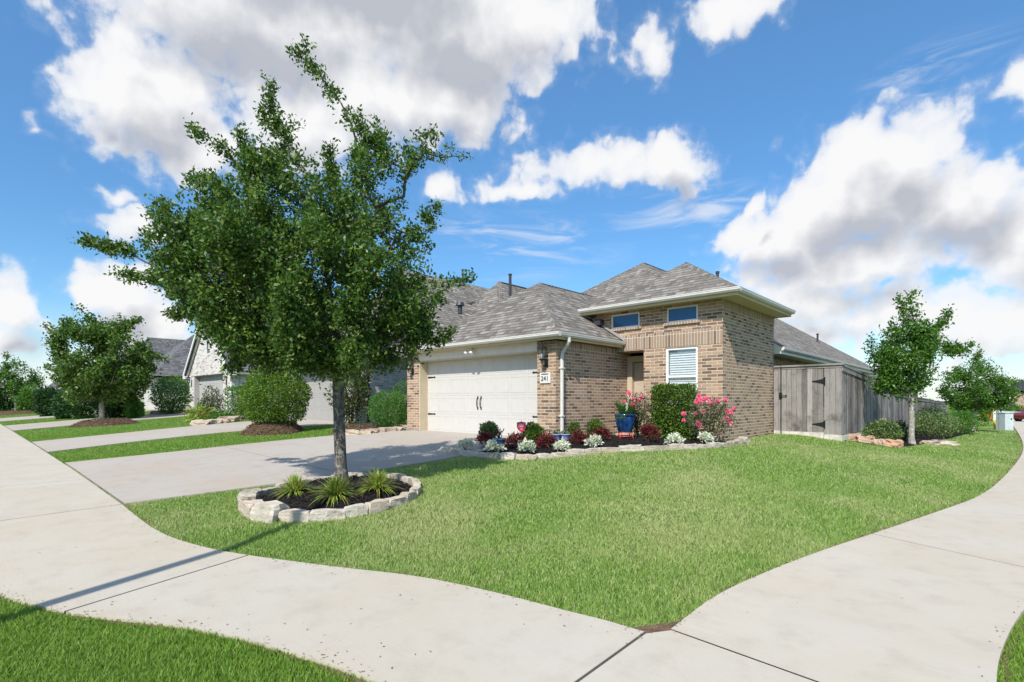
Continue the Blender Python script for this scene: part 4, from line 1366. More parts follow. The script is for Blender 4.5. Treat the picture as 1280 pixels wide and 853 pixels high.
mb.prism([(-5.36, 17.03, 3.02), (-4.79, 17.03, 3.02), (-4.79, 17.03, 3.22), (-5.36, 17.03, 3.62)], (0, .05, 0))
mb.build('fascia', M['gutter'], house)
mb = MB()
gutter_run(mb, (-14.64, 9.945), (-7.67, 9.945), (0, -1), zE + .025)
gutter_run(mb, (-7.785, 9.945), (-7.785, 12.92), (1, 0), zE + .025)
mb.build('gutter', M['gutter'], house)
mb = MB()
gutter_run(mb, (-9.0, 12.565), (-4.38, 12.565), (0, -1), zT + .025)
gutter_run(mb, (-4.495, 12.565), (-4.495, 17.05), (1, 0), zT + .025)
mb.build('gutter', M['gutter'], house)
mb = MB(); gutter_run(mb, (-4.795, 17.05), (-4.795, 35.5), (1, 0), z0 + .025); mb.build('gutter', M['gutter'], house)
# downspout
mb = MB()
pts = [(-7.72, 10.32, 3.16), (-7.72, 10.33, 3.06), (-7.80, 10.36, 2.97), (-7.96, 10.38, 2.80), (-7.985, 10.38, 2.70), (-7.985, 10.38, .82), (-7.93, 10.36, .70), (-7.80, 10.30, .64)]
for i, (a, b_) in enumerate(zip(pts[:-1], pts[1:])): pass
mb.tube(pts, .046, 8)
for z in (2.4, 1.2): mb.box(-8.04, -7.93, 10.32, 10.44, z, z + .03)
mb.build('downspout', M['gutter'], house)
# roof vents and pipes
def pipe(parent, p, h, rr=.045, name='vent_pipe'):
    mb = MB(); mb.tube([p, (p[0], p[1], p[2] + h)], rr, 8); mb.tube([(p[0], p[1], p[2] + h), (p[0], p[1], p[2] + h + .06)], rr * 1.35, 8); mb.tube([p, (p[0], p[1], p[2] + .12)], [rr * 2.2, rr * 1.2], 8)
    mb.build(name, M['vent'], parent)


pipe(house, (-6.2, 15.75, 5.0), .45)
pipe(house, (-7.2, 24.0, 4.9), .5)
pipe(house, (-6.6, 29.5, 4.45), .45)
mb = MB(); mb.lathe((-6.9, 22.8, 5.2 - .55), [(.12, 0), (.12, .25), (.2, .25), (.18, .36), (.001, .38)], 12); mb.build('roof_vent', M['vent'], house)
# dark ridge vent on the tower slope next to the flashing
mb = MB(); mb.box(-8.62, -8.40, 12.72, 12.92, zE + .55, zE + .72); mb.build('flashing', M['vent'], house)
EXCL.append(np.array([(-14.3, 10.1), (-8.0, 10.1), (-8.0, 12.9), (-4.9, 12.9), (-4.9, 17.1), (-5.2, 17.1), (-5.2, 36), (-14.3, 36)]))

# ------------------------------------------------------------------ neighbours
def gable_block(par, x0, x1, y, yb, zb, ze, za, brick, eave=.35, axis_='y'):
    """gable end facing the street: wall pentagon, roof planes with white rakes"""
    xm = (x0 + x1) / 2
    mb = MB(); mb.poly([(x0, y, ze), (x1, y, ze), (xm, y, za - .25)]); mb.poly([(x0, y + .15, ze), (xm, y + .15, za - .25), (x1, y + .15, ze)])
    mb.build('gable', brick, par)
    sl = (za - ze) / (xm - x0); X0, X1 = x0 - eave, x1 + eave; Z = ze - eave * sl
    mb = MB(); roof_mesh(mb, [[(X0, y - .25, Z), (X0, yb, Z), (xm, yb, za), (xm, y - .25, za)], [(X1, y - .25, Z), (X1, yb, Z), (xm, yb, za), (xm, y - .25, za)]])
    r_ = mb.build('roof', M['shingle_far'], par)
    mb = MB()
    for sx, xx in ((1, X0), (-1, X1)):
        mb.prism([(xx, y - .3, Z - .16), (xx, y - .3, Z + .03), (xm, y - .3, za + .03), (xm, y - .3, za - .16 * 1.3)], (0, .05, 0))
        mb.prism([(xx + sx * .18, y - .12, Z - .16 + .18 * sl - .05), (xx + sx * .18, y - .12, Z + .18 * sl - .03), (xm, y - .12, za - .03), (xm, y - .12, za - .28)], (0, .1, 0))
    mb.build('rake_board', M['white'], par)
    MB().box(X0 - .02, X0 + .45, y - .3, y + .15, Z - .18, Z + .0).build('cornice_return', M['white'], par)
    MB().box(X1 - .45, X1 + .02, y - .3, y + .15, Z - .18, Z + .0).build('cornice_return', M['white'], par)
    return r_


# house 2: just west, white brick pillars, grey garage door, hip roofs
h2 = empty('brick_house', (-20, 14, .7), 'whitewashed brick house with a taupe garage door just left of the tan house', 'house')
mb = MB()
wall_sheet(mb, 'y', 10.2, -17.5, -16.9, .6, 3.2, thick=.4); mb.build('wall', M['white_brick'], h2)
mb = MB(); wall_sheet(mb, 'y', 10.2, -23.3, -22.72, .6, 3.2, thick=.4)
wall_sheet(mb, 'x', -23.3, 10.602, 13, .6, 3.2, thick=.2, inward=1)
wall_sheet(mb, 'y', 13, -26.5, -23.3, .6, 3.2, holes=[(-25.6, -24.4, 1.4, 2.9)], thick=.2)
mb.build('wall', M['white_brick'], h2)
mb = MB(); wall_sheet(mb, 'x', -16.9, 10.602, 33, .5, 3.2, thick=.2, inward=-1); wall_sheet(mb, 'x', -26.5, 13.202, 33, .5, 3.2, thick=.2, inward=1)
mb.build('side_wall', M['grey_brick'], h2)
window(h2, 'y', 13, -25.6, -24.4, 1.4, 2.9, 1, .05, .06, rail=True)
mb = MB(); mb.box(-22.72, -17.5, 10.19, 10.35, 2.9, 3.25); mb.box(-22.72, -22.66, 10.2, 10.6, .74, 2.9); mb.box(-17.56, -17.5, 10.2, 10.6, .74, 2.9); mb.build('garage_casing', M['door_grey'], h2)
garage_door(h2, -22.66, -17.56, 10.5, .74, 2.92, M['door_grey'], cols=8, hardware=False)
mb = MB()
roof_mesh(mb, hip_planes(-23.7, -16.5, 9.85, 24, 3.3, 6.4, 13.4, 22))
ridge_caps(mb, [((-23.7, 9.85, 3.3), (-20.1, 13.4, 6.4)), ((-16.5, 9.85, 3.3), (-20.1, 13.4, 6.4))])
mb.build('roof', M['shingle'], h2)
mb = MB()
roof_mesh(mb, hip_planes(-27, -14.9 - 1.5, 12.5, 33.5, 3.3, 8.1, 15.2, 26)[0:4])
mb.build('roof', M['shingle'], h2)
mb = MB(); apx = (-19.5, 19.9, 7.95)
roof_mesh(mb, [[(-22.5, 17.0, 4.6), (-16.6, 17.0, 4.6), apx], [(-16.6, 17.0, 4.6), (-16.6, 26, 4.6), (-19.5, 22.2, 7.95), apx], [(-22.5, 26, 4.6), (-22.5, 17, 4.6), apx, (-19.5, 22.2, 7.95)], [(-16.6, 26, 4.6), (-22.5, 26, 4.6), (-19.5, 22.2, 7.95)]])
ridge_caps(mb, [((-16.6, 17.0, 4.6), apx), (apx, (-19.5, 22.2, 7.95))])
mb.build('roof', M['shingle'], h2)
mb = MB(); gutter_run(mb, (-23.8, 9.845), (-16.38, 9.845), (0, -1), 3.32); gutter_run(mb, (-16.5, 9.845), (-16.5, 24), (1, 0), 3.32); mb.build('gutter', M['gutter'], h2)
mb = MB(); mb.box(-23.6, -16.5, 9.87, 10.19, 3.2, 3.23); mb.box(-16.88, -16.52, 10.2, 24, 3.2, 3.23); mb.build('soffit', M['white'], h2)
mb = MB(); mb.tube([(-16.82, 10.32, 3.2), (-16.82, 10.32, .8)], .05, 8); mb.build('downspout', M['vent'], h2)  # downspout lies in shadow; that shade is given by the dark colour
pipe(h2, c2w((637.7 - 640) / 650 * 25.5, 25.5) + (5.9,), 1.85, .07)
pipe(h2, c2w((578.5 - 640) / 650 * 26.2, 26.2) + (7.4,), .75, .05)
p = c2w((575 - 640) / 650 * 22.5, 22.5)
mb = MB(); mb.lathe((p[0], p[1], 5.35), [(.1, 0), (.1, .35), (.2, .36), (.16, .5), (.001, .53)], 10); mb.build('roof_vent', M['vent'], h2)
lantern(h2, -17.2, 10.2, 2.7, 1.1); lantern(h2, -23.0, 10.2, 2.7, 1.1)
EXCL.append(np.array([(-26.6, 10.1), (-16.8, 10.1), (-16.8, 33), (-26.6, 33)]))

# house 3: steep white brick gable
h3 = empty('gabled_house', (-34, 14, .85), 'white brick house with steep street gable over a pale grey garage door', 'house')
mb = MB()
wall_sheet(mb, 'y', 10.2, -37.7, -30.3, .7, 3.5, holes=[(-36.8, -31.6, .7, 3.12)], thick=.4)
wall_sheet(mb, 'x', -30.3, 10.62, 32, .7, 3.3, thick=.2, inward=-1)
wall_sheet(mb, 'x', -37.7, 10.62, 32, .7, 3.3, thick=.2, inward=1)
w3 = mb.build('wall', M['white_brick'], h3)
mb = MB(); mb.box(-36.9, -31.5, 10.185, 10.22, 3.13, 3.38); mb.build('soldier_course', M['white_brick'], w3)
garage_door(h3, -36.74, -31.66, 10.5, .88, 3.1, M['door_pale'], cols=8)
mb = MB(); mb.box(-36.8, -36.74, 10.22, 10.58, .88, 3.12); mb.box(-31.66, -31.6, 10.22, 10.58, .88, 3.12); mb.box(-36.74, -31.66, 10.22, 10.58, 3.1, 3.125); mb.build('garage_casing', M['door_pale'], h3)
gable_block(h3, -37.7, -30.3, 10.2, 24, .7, 3.5, 7.15, M['white_brick'])
window(h3, 'y', 10.16, -34.25, -33.75, 4.5, 5.5, 1, .0, .06, glass=M['glass_dark'])
mb = MB(); roof_mesh(mb, hip_planes(-40, -29.6, 14.5, 33, 3.3, 7.6, 19, 28)); mb.build('roof', M['shingle_far'], h3)
mb = MB(); gutter_run(mb, (-29.95, 10.3), (-29.95, 24), (1, 0), 3.12); mb.build('gutter', M['gutter'], h3)
lantern(h3, -31.0, 10.2, 2.75, 1.2, M['black']); lantern(h3, -37.2, 10.2, 2.75, 1.2, M['black'])
EXCL.append(np.array([(-40, 10.1), (-30.2, 10.1), (-30.2, 33), (-40, 33)]))

# house 4: long grey roof, white garage behind the left tree
h4 = empty('grey_roofed_house', (-46, 15, .85), 'white house with long dark grey roof behind the left front tree', 'house')
mb = MB(); wall_sheet(mb, 'y', 10.2, -51.5, -45.2, .7, 3.3, holes=[(-50.9, -45.8, .7, 2.95)], thick=.4); wall_sheet(mb, 'x', -45.2, 10.62, 14, .7, 3.3, thick=.2, inward=-1)
mb.build('wall', M['white_brick'], h4)
mb = MB(); wall_sheet(mb, 'y', 14, -45.0, -38.5, .7, 3.2, holes=[(-43.5, -42.2, 1.4, 2.9)], thick=.2); wall_sheet(mb, 'x', -38.5, 14.2, 30, .7, 3.2, thick=.2, inward=-1); mb.build('side_wall', M['wall_grey'], h4)
window(h4, 'y', 14, -43.5, -42.2, 1.4, 2.9, 1, .05, .06, rail=True)
garage_door(h4, -50.84, -45.86, 10.5, .88, 2.93, M['door'], cols=8, hardware=False)
mb = MB(); roof_mesh(mb, hip_planes(-45.6, -37.4, 13.4, 30, 3.3, 7.3, 18.2, 25, 'y') if False else [[(-45.3, 13.4, 3.3), (-38.0, 13.4, 3.3), (-38.0, 19.6, 7.6), (-49.5, 19.6, 7.6)], [(-38.0, 13.4, 3.3), (-38.0, 26, 3.3), (-38.0, 19.6, 7.6)], [(-38.0, 26, 3.3), (-54, 26, 3.3), (-49.5, 19.6, 7.6), (-38, 19.6, 7.6)]])
mb.build('roof', M['shingle_far'], h4)
mb = MB(); roof_mesh(mb, hip_planes(-52, -44.8, 9.8, 26, 3.4, 7.0, 13.4, 22)); mb.build('roof', M['shingle_far'], h4)
mb = MB(); gutter_run(mb, (-52.1, 9.8), (-44.7, 9.8), (0, -1), 3.42); gutter_run(mb, (-44.7, 13.4), (-37.9, 13.4), (0, -1), 3.32); mb.build('gutter', M['gutter'], h4)
pipe(h4, (-43.2, 18.5, 6.8), 1.4, .07)
EXCL.append(np.array([(-52, 10), (-38, 10), (-38, 30), (-52, 30)]))

# farther houses down the street
def far_house(x0, x1, label, roofz, seed, y0=10.2, wallm='white_brick'):
    h = empty('street_house', ((x0 + x1) / 2, y0 + 4, .85), label, 'house')
    xm = (x0 + x1) / 2
    mb = MB(); wall_sheet(mb, 'y', y0, x0, x0 + 6.2, .7, 3.3, holes=[(x0 + .6, x0 + 5.6, .7, 3.0)], thick=.4); wall_sheet(mb, 'x', x0 + 6.2, y0 + .42, y0 + 4, .7, 3.3, thick=.2, inward=-1)
    wall_sheet(mb, 'y', y0 + 4, x0 + 6.2, x1, .7, 3.3, holes=[(x1 - 2.6, x1 - 1.2, 1.4, 2.9)], thick=.2); wall_sheet(mb, 'x', x1, y0 + 4.2, y0 + 20, .7, 3.3, thick=.2, inward=-1)
    mb.build('wall', M[wallm], h)
    window(h, 'y', y0 + 4, x1 - 2.6, x1 - 1.2, 1.4, 2.9, 1, .05, .06, rail=True)
    garage_door(h, x0 + .66, x0 + 5.54, y0 + .3, .88, 3.0, M['door_pale'], cols=8, hardware=False)
    mb = MB(); roof_mesh(mb, hip_planes(x0 - .5, x0 + 6.7, y0 - .4, y0 + 14, 3.3, roofz - .8, y0 + 3.4, y0 + 11)); mb.build('roof', M['shingle_far'], h)
    mb = MB(); roof_mesh(mb, hip_planes(x0 - .5, x1 + .5, y0 + 3.5, y0 + 20, 3.3, roofz, y0 + 9.5, y0 + 15)); mb.build('roof', M['shingle_far'], h)
    mb = MB(); gutter_run(mb, (x0 - .6, y0 - .4), (x0 + 6.8, y0 - .4), (0, -1), 3.34); mb.build('gutter', M['gutter'], h)
    return h


far_house(-67, -54.5, 'pale brick house with high grey hip roof, second roof left of the long grey one', 8.9, 1)
far_house(-82, -69.5, 'pale brick house half hidden by the farthest left tree', 8.0, 2)
far_house(-98, -85, 'grey-roofed house at the far left end of the street', 7.8, 3, wallm='grey_brick')
far_house(-116, -102, 'farthest grey-roofed house on the left, only its roof showing', 7.8, 4, wallm='grey_brick')

# house behind ours
hb = empty('rear_house', (-10, 48, 0), 'grey hip-roofed house behind the fence, seen past the tan house', 'house')
mb = MB(); wall_sheet(mb, 'y', 41, -17, -5.5, -.6, 2.5, thick=.2); wall_sheet(mb, 'x', -5.5, 41.2, 62, -.8, 2.5, thick=.2, inward=-1); mb.build('wall', M['brick'], hb)
mb = MB(); roof_mesh(mb, hip_planes(-17.5, -5, 40.5, 62.5, 2.5, 6.3, 46.5, 56.5)); mb.build('roof', M['shingle'], hb)
mb = MB(); gutter_run(mb, (-5, 40.5), (-5, 62.5), (1, 0), 2.53); gutter_run(mb, (-17.5, 40.5), (-5, 40.5), (0, -1), 2.53); mb.build('gutter', M['gutter'], hb)

# far right: brick gable house and dark-roofed one beyond
hr = empty('street_house', c2w(.97 * 84, 84) + (-1,), 'brown brick house with a dark gable at the right edge of the street end', 'house')
bx, by = c2w(.97 * 84, 84)
mb = MB(); wall_sheet(mb, 'y', by, bx - 3, bx + 8, -1, 2.0, thick=.3); wall_sheet(mb, 'x', bx - 3, by + .31, by + 10, -1, 2.0, thick=.2, inward=1); mb.build('wall', M['brick'], hr)
mb = MB(); mb.poly([(bx - 3, by, 2), (bx + 3, by, 2), (bx, by, 3.2)]); mb.build('gable', M['brick'], hr)
mb = MB(); roof_mesh(mb, [[(bx - 3.6, by - .4, 1.8), (bx, by - .4, 3.45), (bx, by + 10, 3.45), (bx - 3.6, by + 10, 1.8)], [(bx + 3.6, by - .4, 1.8), (bx, by - .4, 3.45), (bx, by + 10, 3.45), (bx + 3.6, by + 10, 1.8)]]); roof_mesh(mb, hip_planes(bx - 3.4, bx + 12, by + 3, by + 14, 1.9, 5.0, bx + 1, bx + 8, 'x')); mb.build('roof', M['vent'], hr)
hq = empty('street_house', c2w(.955 * 118, 118) + (-1,), 'low house with broad dark slate roof at the far end of the street', 'house')
bx, by = c2w(.955 * 118, 118)
mb = MB(); wall_sheet(mb, 'y', by, bx - 8, bx + 8, -1.4, 1.5, thick=.3); wall_sheet(mb, 'x', bx - 8, by + .31, by + 12, -1.4, 1.5, thick=.2, inward=1); mb.build('wall', M['brick'], hq)
mb = MB(); roof_mesh(mb, hip_planes(bx - 9, bx + 9, by - .6, by + 13, 1.4, 5.6, bx - 5, bx + 5, 'x')); mb.build('roof', M['shingle_far'], hq)

# ------------------------------------------------------------------ the side fence
FX = -3.2; GY = 16.9


def boards(mb, ax, at, a0, a1, zb, zt, w=.138, t=.018, seed=0, out=1):
    r = random.Random(seed); a = a0
    while a < a1 - .02:
        b_ = min(a + w, a1); zt_ = zt(a) + r.uniform(-.012, .008); zb_ = zb(a) + r.uniform(0, .02); o_ = r.uniform(0, .004)
        if ax == 'x': mb.box(at - o_, at + t - o_, a, b_ - .006 - r.uniform(0, .004), zb_, zt_)
        else: mb.box(a, b_ - .006 - r.uniform(0, .004), at - t + o_, at + o_, zb_, zt_)
        a = b_
    return mb


fence = empty('wood_fence', (FX, 26, tz(FX, 26)), 'long weathered grey board fence running back along the side lawn', 'fence')


def segs():
    # (y0, y1, top z at y0, top z at y1)
    return [(GY, 21.4, 2.62, 2.42), (21.4, 27.0, 2.22, 2.08), (27.0, 35.0, 1.98, 1.84), (35.0, 45.0, 1.8, 1.66), (45, 58, 1.62, 1.5)]


for i, (a, b_, za, zb_) in enumerate(segs()):
    zt = lambda y, a=a, b_=b_, za=za, zb_=zb_: za + (zb_ - za) * (y - a) / (b_ - a)
    zb = lambda y: tz(FX, y) + .02
    mb = boards(MB(), 'x', FX, a + (.0 if i else .005), b_, lambda y: zb(y) + .16, lambda y: zt(y) - .06, seed=40 + i)
    mb.build('board_panel', M['wood'], fence)
    mb = MB()
    mb.prism([(FX - .07, a, zt(a) - .05), (FX + .06, a, zt(a) - .05), (FX + .06, a, zt(a)), (FX - .07, a, zt(a))], (0, b_ - a, zb_ - za))
    mb.prism([(FX + .019, a, zt(a) - .19), (FX + .042, a, zt(a) - .19), (FX + .042, a, zt(a) - .055), (FX + .019, a, zt(a) - .055)], (0, b_ - a, zb_ - za))
    mb.build('cap_rail', M['wood'], fence)
    mb = MB(); mb.prism([(FX - .005, a, zb(a)), (FX + .03, a, zb(a)), (FX + .03, a, zb(a) + .155), (FX - .005, a, zb(a) + .155)], (0, b_ - a, zb(b_) - zb(a))); mb.build('kick_board', M['kick'] if i == 0 else M['wood'], fence)
    y = a
    while y < b_ + .1:
        MB().box(FX - .1, FX - .01, y + .03, y + .12, tz(FX, y) - .3, zt(min(y, b_)) - .07).build('post', M['wood'], fence); y += 2.3
# neighbour's cross fence closing the lot
f2 = empty('wood_fence', (-9, 38.5, tz(-9, 38.5)), 'grey board cross fence between the rear yards', 'fence')
mb = boards(MB(), 'y', 38.5, -17, FX - .11, lambda x: -.35, lambda x: 1.75, seed=60); mb.build('board_panel', M['wood'], f2)
mb = MB(); mb.box(-17, FX - .11, 38.5, 38.56, 1.4, 1.5); mb.build('cap_rail', M['wood'], f2)

# gate panel between house and corner
gz = lambda x: .47 + (.40 - .47) * (x + 4.96) / 1.76
gx0, gx1 = -4.73, -3.62
fg = empty('fence_end', (-4.1, GY, .45), 'short weathered fence return beside the brick tower, framing the gate', 'fence')
boards(MB(), 'y', GY, -4.945, gx0 - .012, lambda x: .62, lambda x: 2.52, seed=3).build('board_panel', M['wood'], fg)
boards(MB(), 'y', GY, gx1 + .012, FX + .02, lambda x: .58, lambda x: 2.52, seed=4).build('board_panel', M['wood'], fg)
mb = MB(); mb.box(-4.94, FX + .07, GY - .06, GY + .07, 2.6, 2.645); mb.box(-4.94, FX + .03, GY - .022, GY + .02, 2.53, 2.598)
mb.build('cap_rail', M['wood'], fg)
mb = MB(); mb.box(-4.94, gx0 - .012, GY - .035, GY - .002, .46, .70); mb.box(gx1 + .012, FX + .03, GY - .035, GY - .002, .36, .64); mb.build('kick_board', M['kick'], fg)
for xx in (gx0 - .1, FX - .08, -4.93): MB().box(xx, xx + .09, GY + .005, GY + .095, .2, 2.55).build('post', M['wood'], fg)
gt = empty('fence_gate', (-4.17, GY, .45), 'weathered grey board gate with black hinges beside the brick tower', 'gate')
mb = boards(MB(), 'y', GY - .004, gx0, gx1, lambda x: .61, lambda x: 2.515, seed=5); mb.build('board_panel', M['wood'], gt)
mb = MB(); mb.box(gx0, gx1, GY - .039, GY - .005, .43, .69); mb.build('kick_board', M['kick'], gt)
for zz in (2.15, .92):
    mb = MB(); x = gx1 + .03
    mb.prism([(x, GY - .03, zz - .11), (x, GY - .03, zz + .11), (x - .08, GY - .03, zz + .06), (x - .33, GY - .03, zz + .012), (x - .33, GY - .03, zz - .012), (x - .08, GY - .03, zz - .06)], (0, .006, 0))
    mb.tube([(x - .0, GY - .034, zz - .12), (x, GY - .034, zz + .12)], .012, 6)
    mb.build('hinge', M['black'], gt)
mb = MB(); mb.box(gx0 - .06, gx0 + .02, GY - .05, GY - .024, 1.66, 1.84); mb.tube([(gx0 - .05, GY - .06, 1.75), (gx0 + .16, GY - .06, 1.75)], .012, 6); mb.tube([(gx0 + .13, GY - .024, 1.75), (gx0 + .13, GY - .07, 1.75)], .02, 6)
mb.build('latch', M['black'], gt)
mb = MB(); mb.tube([(gx0 - .005, GY - .05, .3), (gx0 - .005, GY - .05, 2.66)], .014, 6); mb.build('drop_rod', M['black'], gt)

# ------------------------------------------------------------------ street end things at right
def at(px, d, z=None):
    x, y = c2w((px - 640) / 650 * d, d); return Vector((x, y, tz(x, y) if z is None else z))


p = at(1257.5, 30); rz = YAW
ub = empty('utility_box', p, 'pale green metal utility cabinet on the far side lawn', 'utility box', rz=rz)
mb = MB(); mb.box(-.24, .24, -.2, .2, 0, 1.0); mb.prism([(-.26, -.24, 1.0), (-.26, .22, 1.0), (-.26, .22, 1.05), (-.26, -.24, 1.03)], (.52, 0, 0)); mb.build('cabinet', M['util'], ub, local=True, bevel=.01)
MB().box(-.02, .2, -.212, -.202, .1, .9).build('door', M['util'], ub, local=True)
MB().box(.07, .12, -.235, -.212, .62, .72).build('lock', M['black'], ub, local=True)
p = at(1249, 30.3)
up = empty('meter_pedestal', p, 'taller narrow meter pedestal with black conduit left of the utility cabinet', 'meter box', rz=rz)
mb = MB(); mb.box(-.11, .11, -.1, .1, 0, 1.12); mb.build('cabinet', M['util'], up, local=True, bevel=.008)
mb = MB(); mb.lathe((0.02, -.12, .72), [(.07, 0), (.07, .06), (.001, .07)], 12); mb.tube([(.06, -.12, .05), (.07, -.13, .4), (.05, -.13, .7)], .02, 6); mb.tube([(-.04, -.12, .9), (-.08, -.14, .75), (.0, -.14, .6)], .012, 6); mb.build('conduit', M['black'], up, local=True)
p = at(1243.2, 31)
mk = empty('marker_post', p, 'white and yellow plastic marker post by the utility cabinet', 'marker post')
MB().box(-.055, .055, -.02, .02, .55, 1.15).build('top', M['white'], mk, local=True); MB().box(-.05, .05, -.022, .022, 0, .55).build('stake', M['yellow_paint'], mk, local=True)
p = at(1238, 58)
hy = empty('fire_hydrant', p, 'small red-orange fire hydrant beyond the far lawn', 'fire hydrant')
mb = MB(); mb.lathe((0, 0, 0), [(.2, 0), (.2, .06), (.13, .08), (.13, .55), (.19, .57), (.19, .62), (.15, .74), (.06, .82), (.05, .88), (.001, .89)], 14); mb.build('barrel', M['hyd'], hy, local=True, smooth=True)
for s in (-1, 1): MB().tube([(0, 0, .45), (s * .24, 0, .45)], .07, 10).build('nozzle', M['hyd'], hy, local=True)
# low white wall and far vinyl fence
p0, p1 = at(1226, 63), at(1276, 60)
mb = MB(); d_ = (p1 - p0).normalized(); n_ = Vector((-d_.y, d_.x, 0)) * .25
mb.prism([p0, p1, p1 + n_, p0 + n_], (0, 0, .75)); mb.prism([p0 - n_ * .2 + Vector((0, 0, .75)), p1 - n_ * .2 + Vector((0, 0, .75)), p1 + n_ * 1.2 + Vector((0, 0, .75)), p0 + n_ * 1.2 + Vector((0, 0, .75))], (0, 0, .08))
o = mb.build('garden_wall', M['white'], origin=p0); tag(o, 'low whitish wall at the far end behind the utility cabinet', 'wall')
p0, p1 = at(1200, 74), at(1266, 74)
ff = empty('far_fence', p0, 'pale grey fence crossing the far end of the street', 'fence')
mb = MB(); r = random.Random(3); L = (p1 - p0).length; n = int(L / .2)
for i in range(n):
    q = p0 + (p1 - p0) * (i / n); q2 = p0 + (p1 - p0) * ((i + .92) / n)
    mb.prism([q, q2, q2 + Vector((0, .03, 0)), q + Vector((0, .03, 0))], (0, 0, 1.65))
mb.build('board_panel', M['wood'], ff)
mb = MB(); mb.prism([p0 + Vector((0, -.06, 1.66)), p1 + Vector((0, -.06, 1.66)), p1 + Vector((0, .1, 1.66)), p0 + Vector((0, .1, 1.66))], (0, 0, .07)); mb.build('cap_rail', M['white'], ff)

# parked car mostly cut by the right edge of the frame
p = at(1301, 50)
car = empty('parked_car', p, 'dark red car at the right edge of the frame near the far wall', 'car', rz=YAW)
prof = [(-2.2, .3), (-2.25, .7), (-2.0, .9), (-1.3, .98), (-.75, 1.42), (.6, 1.45), (1.35, 1.0), (2.1, .9), (2.25, .65), (2.2, .3)]
mb = MB(); mb.prism([(x, -.85, z) for x, z in prof], (0, 1.7, 0)); mb.build('body', M['car'], car, local=True, bevel=.08)
mb = MB(); mb.prism([(x, -.87, z) for x, z in [(-1.1, 1.02), (-.68, 1.36), (.52, 1.38), (1.12, 1.02)]], (0, 1.74, 0)); mb.build('windows', M['glass_dark'], car, local=True)
for x in (-1.4, 1.4):
    for y in (-.78, .78):
        mb = MB(); mb.tube([(x, y - .1, .32), (x, y + .1, .32)], .32, 18); w_ = mb.build('wheel', M['tyre'], car, local=True)
        mb = MB(); mb.tube([(x, y - .11, .32), (x, y + .11, .32)], .19, 14); mb.build('rim', M['steel'], w_, local=True)

# street lamp that throws the dark band over the sidewalk (stands just outside the frame)
ux, uy = -math.tan(SUN_AZ), 1.0
lp = Vector((-5.60 - ux * 4.2 + .0, 1.1 - uy * 4.2, 0))
sl = empty('street_lamp', lp, 'street lamp post whose straight shadow crosses the sidewalk joint', 'street lamp')
mb = MB(); mb.tube([(0, 0, 0), (0, 0, .4), (0, 0, 9.5)], [.11, .075, .065], 14); mb.lathe((0, 0, 0), [(.2, 0), (.2, .08), (.13, .14), (.11, .4)], 14); mb.build('pole', M['vent'], sl, local=True, smooth=True)

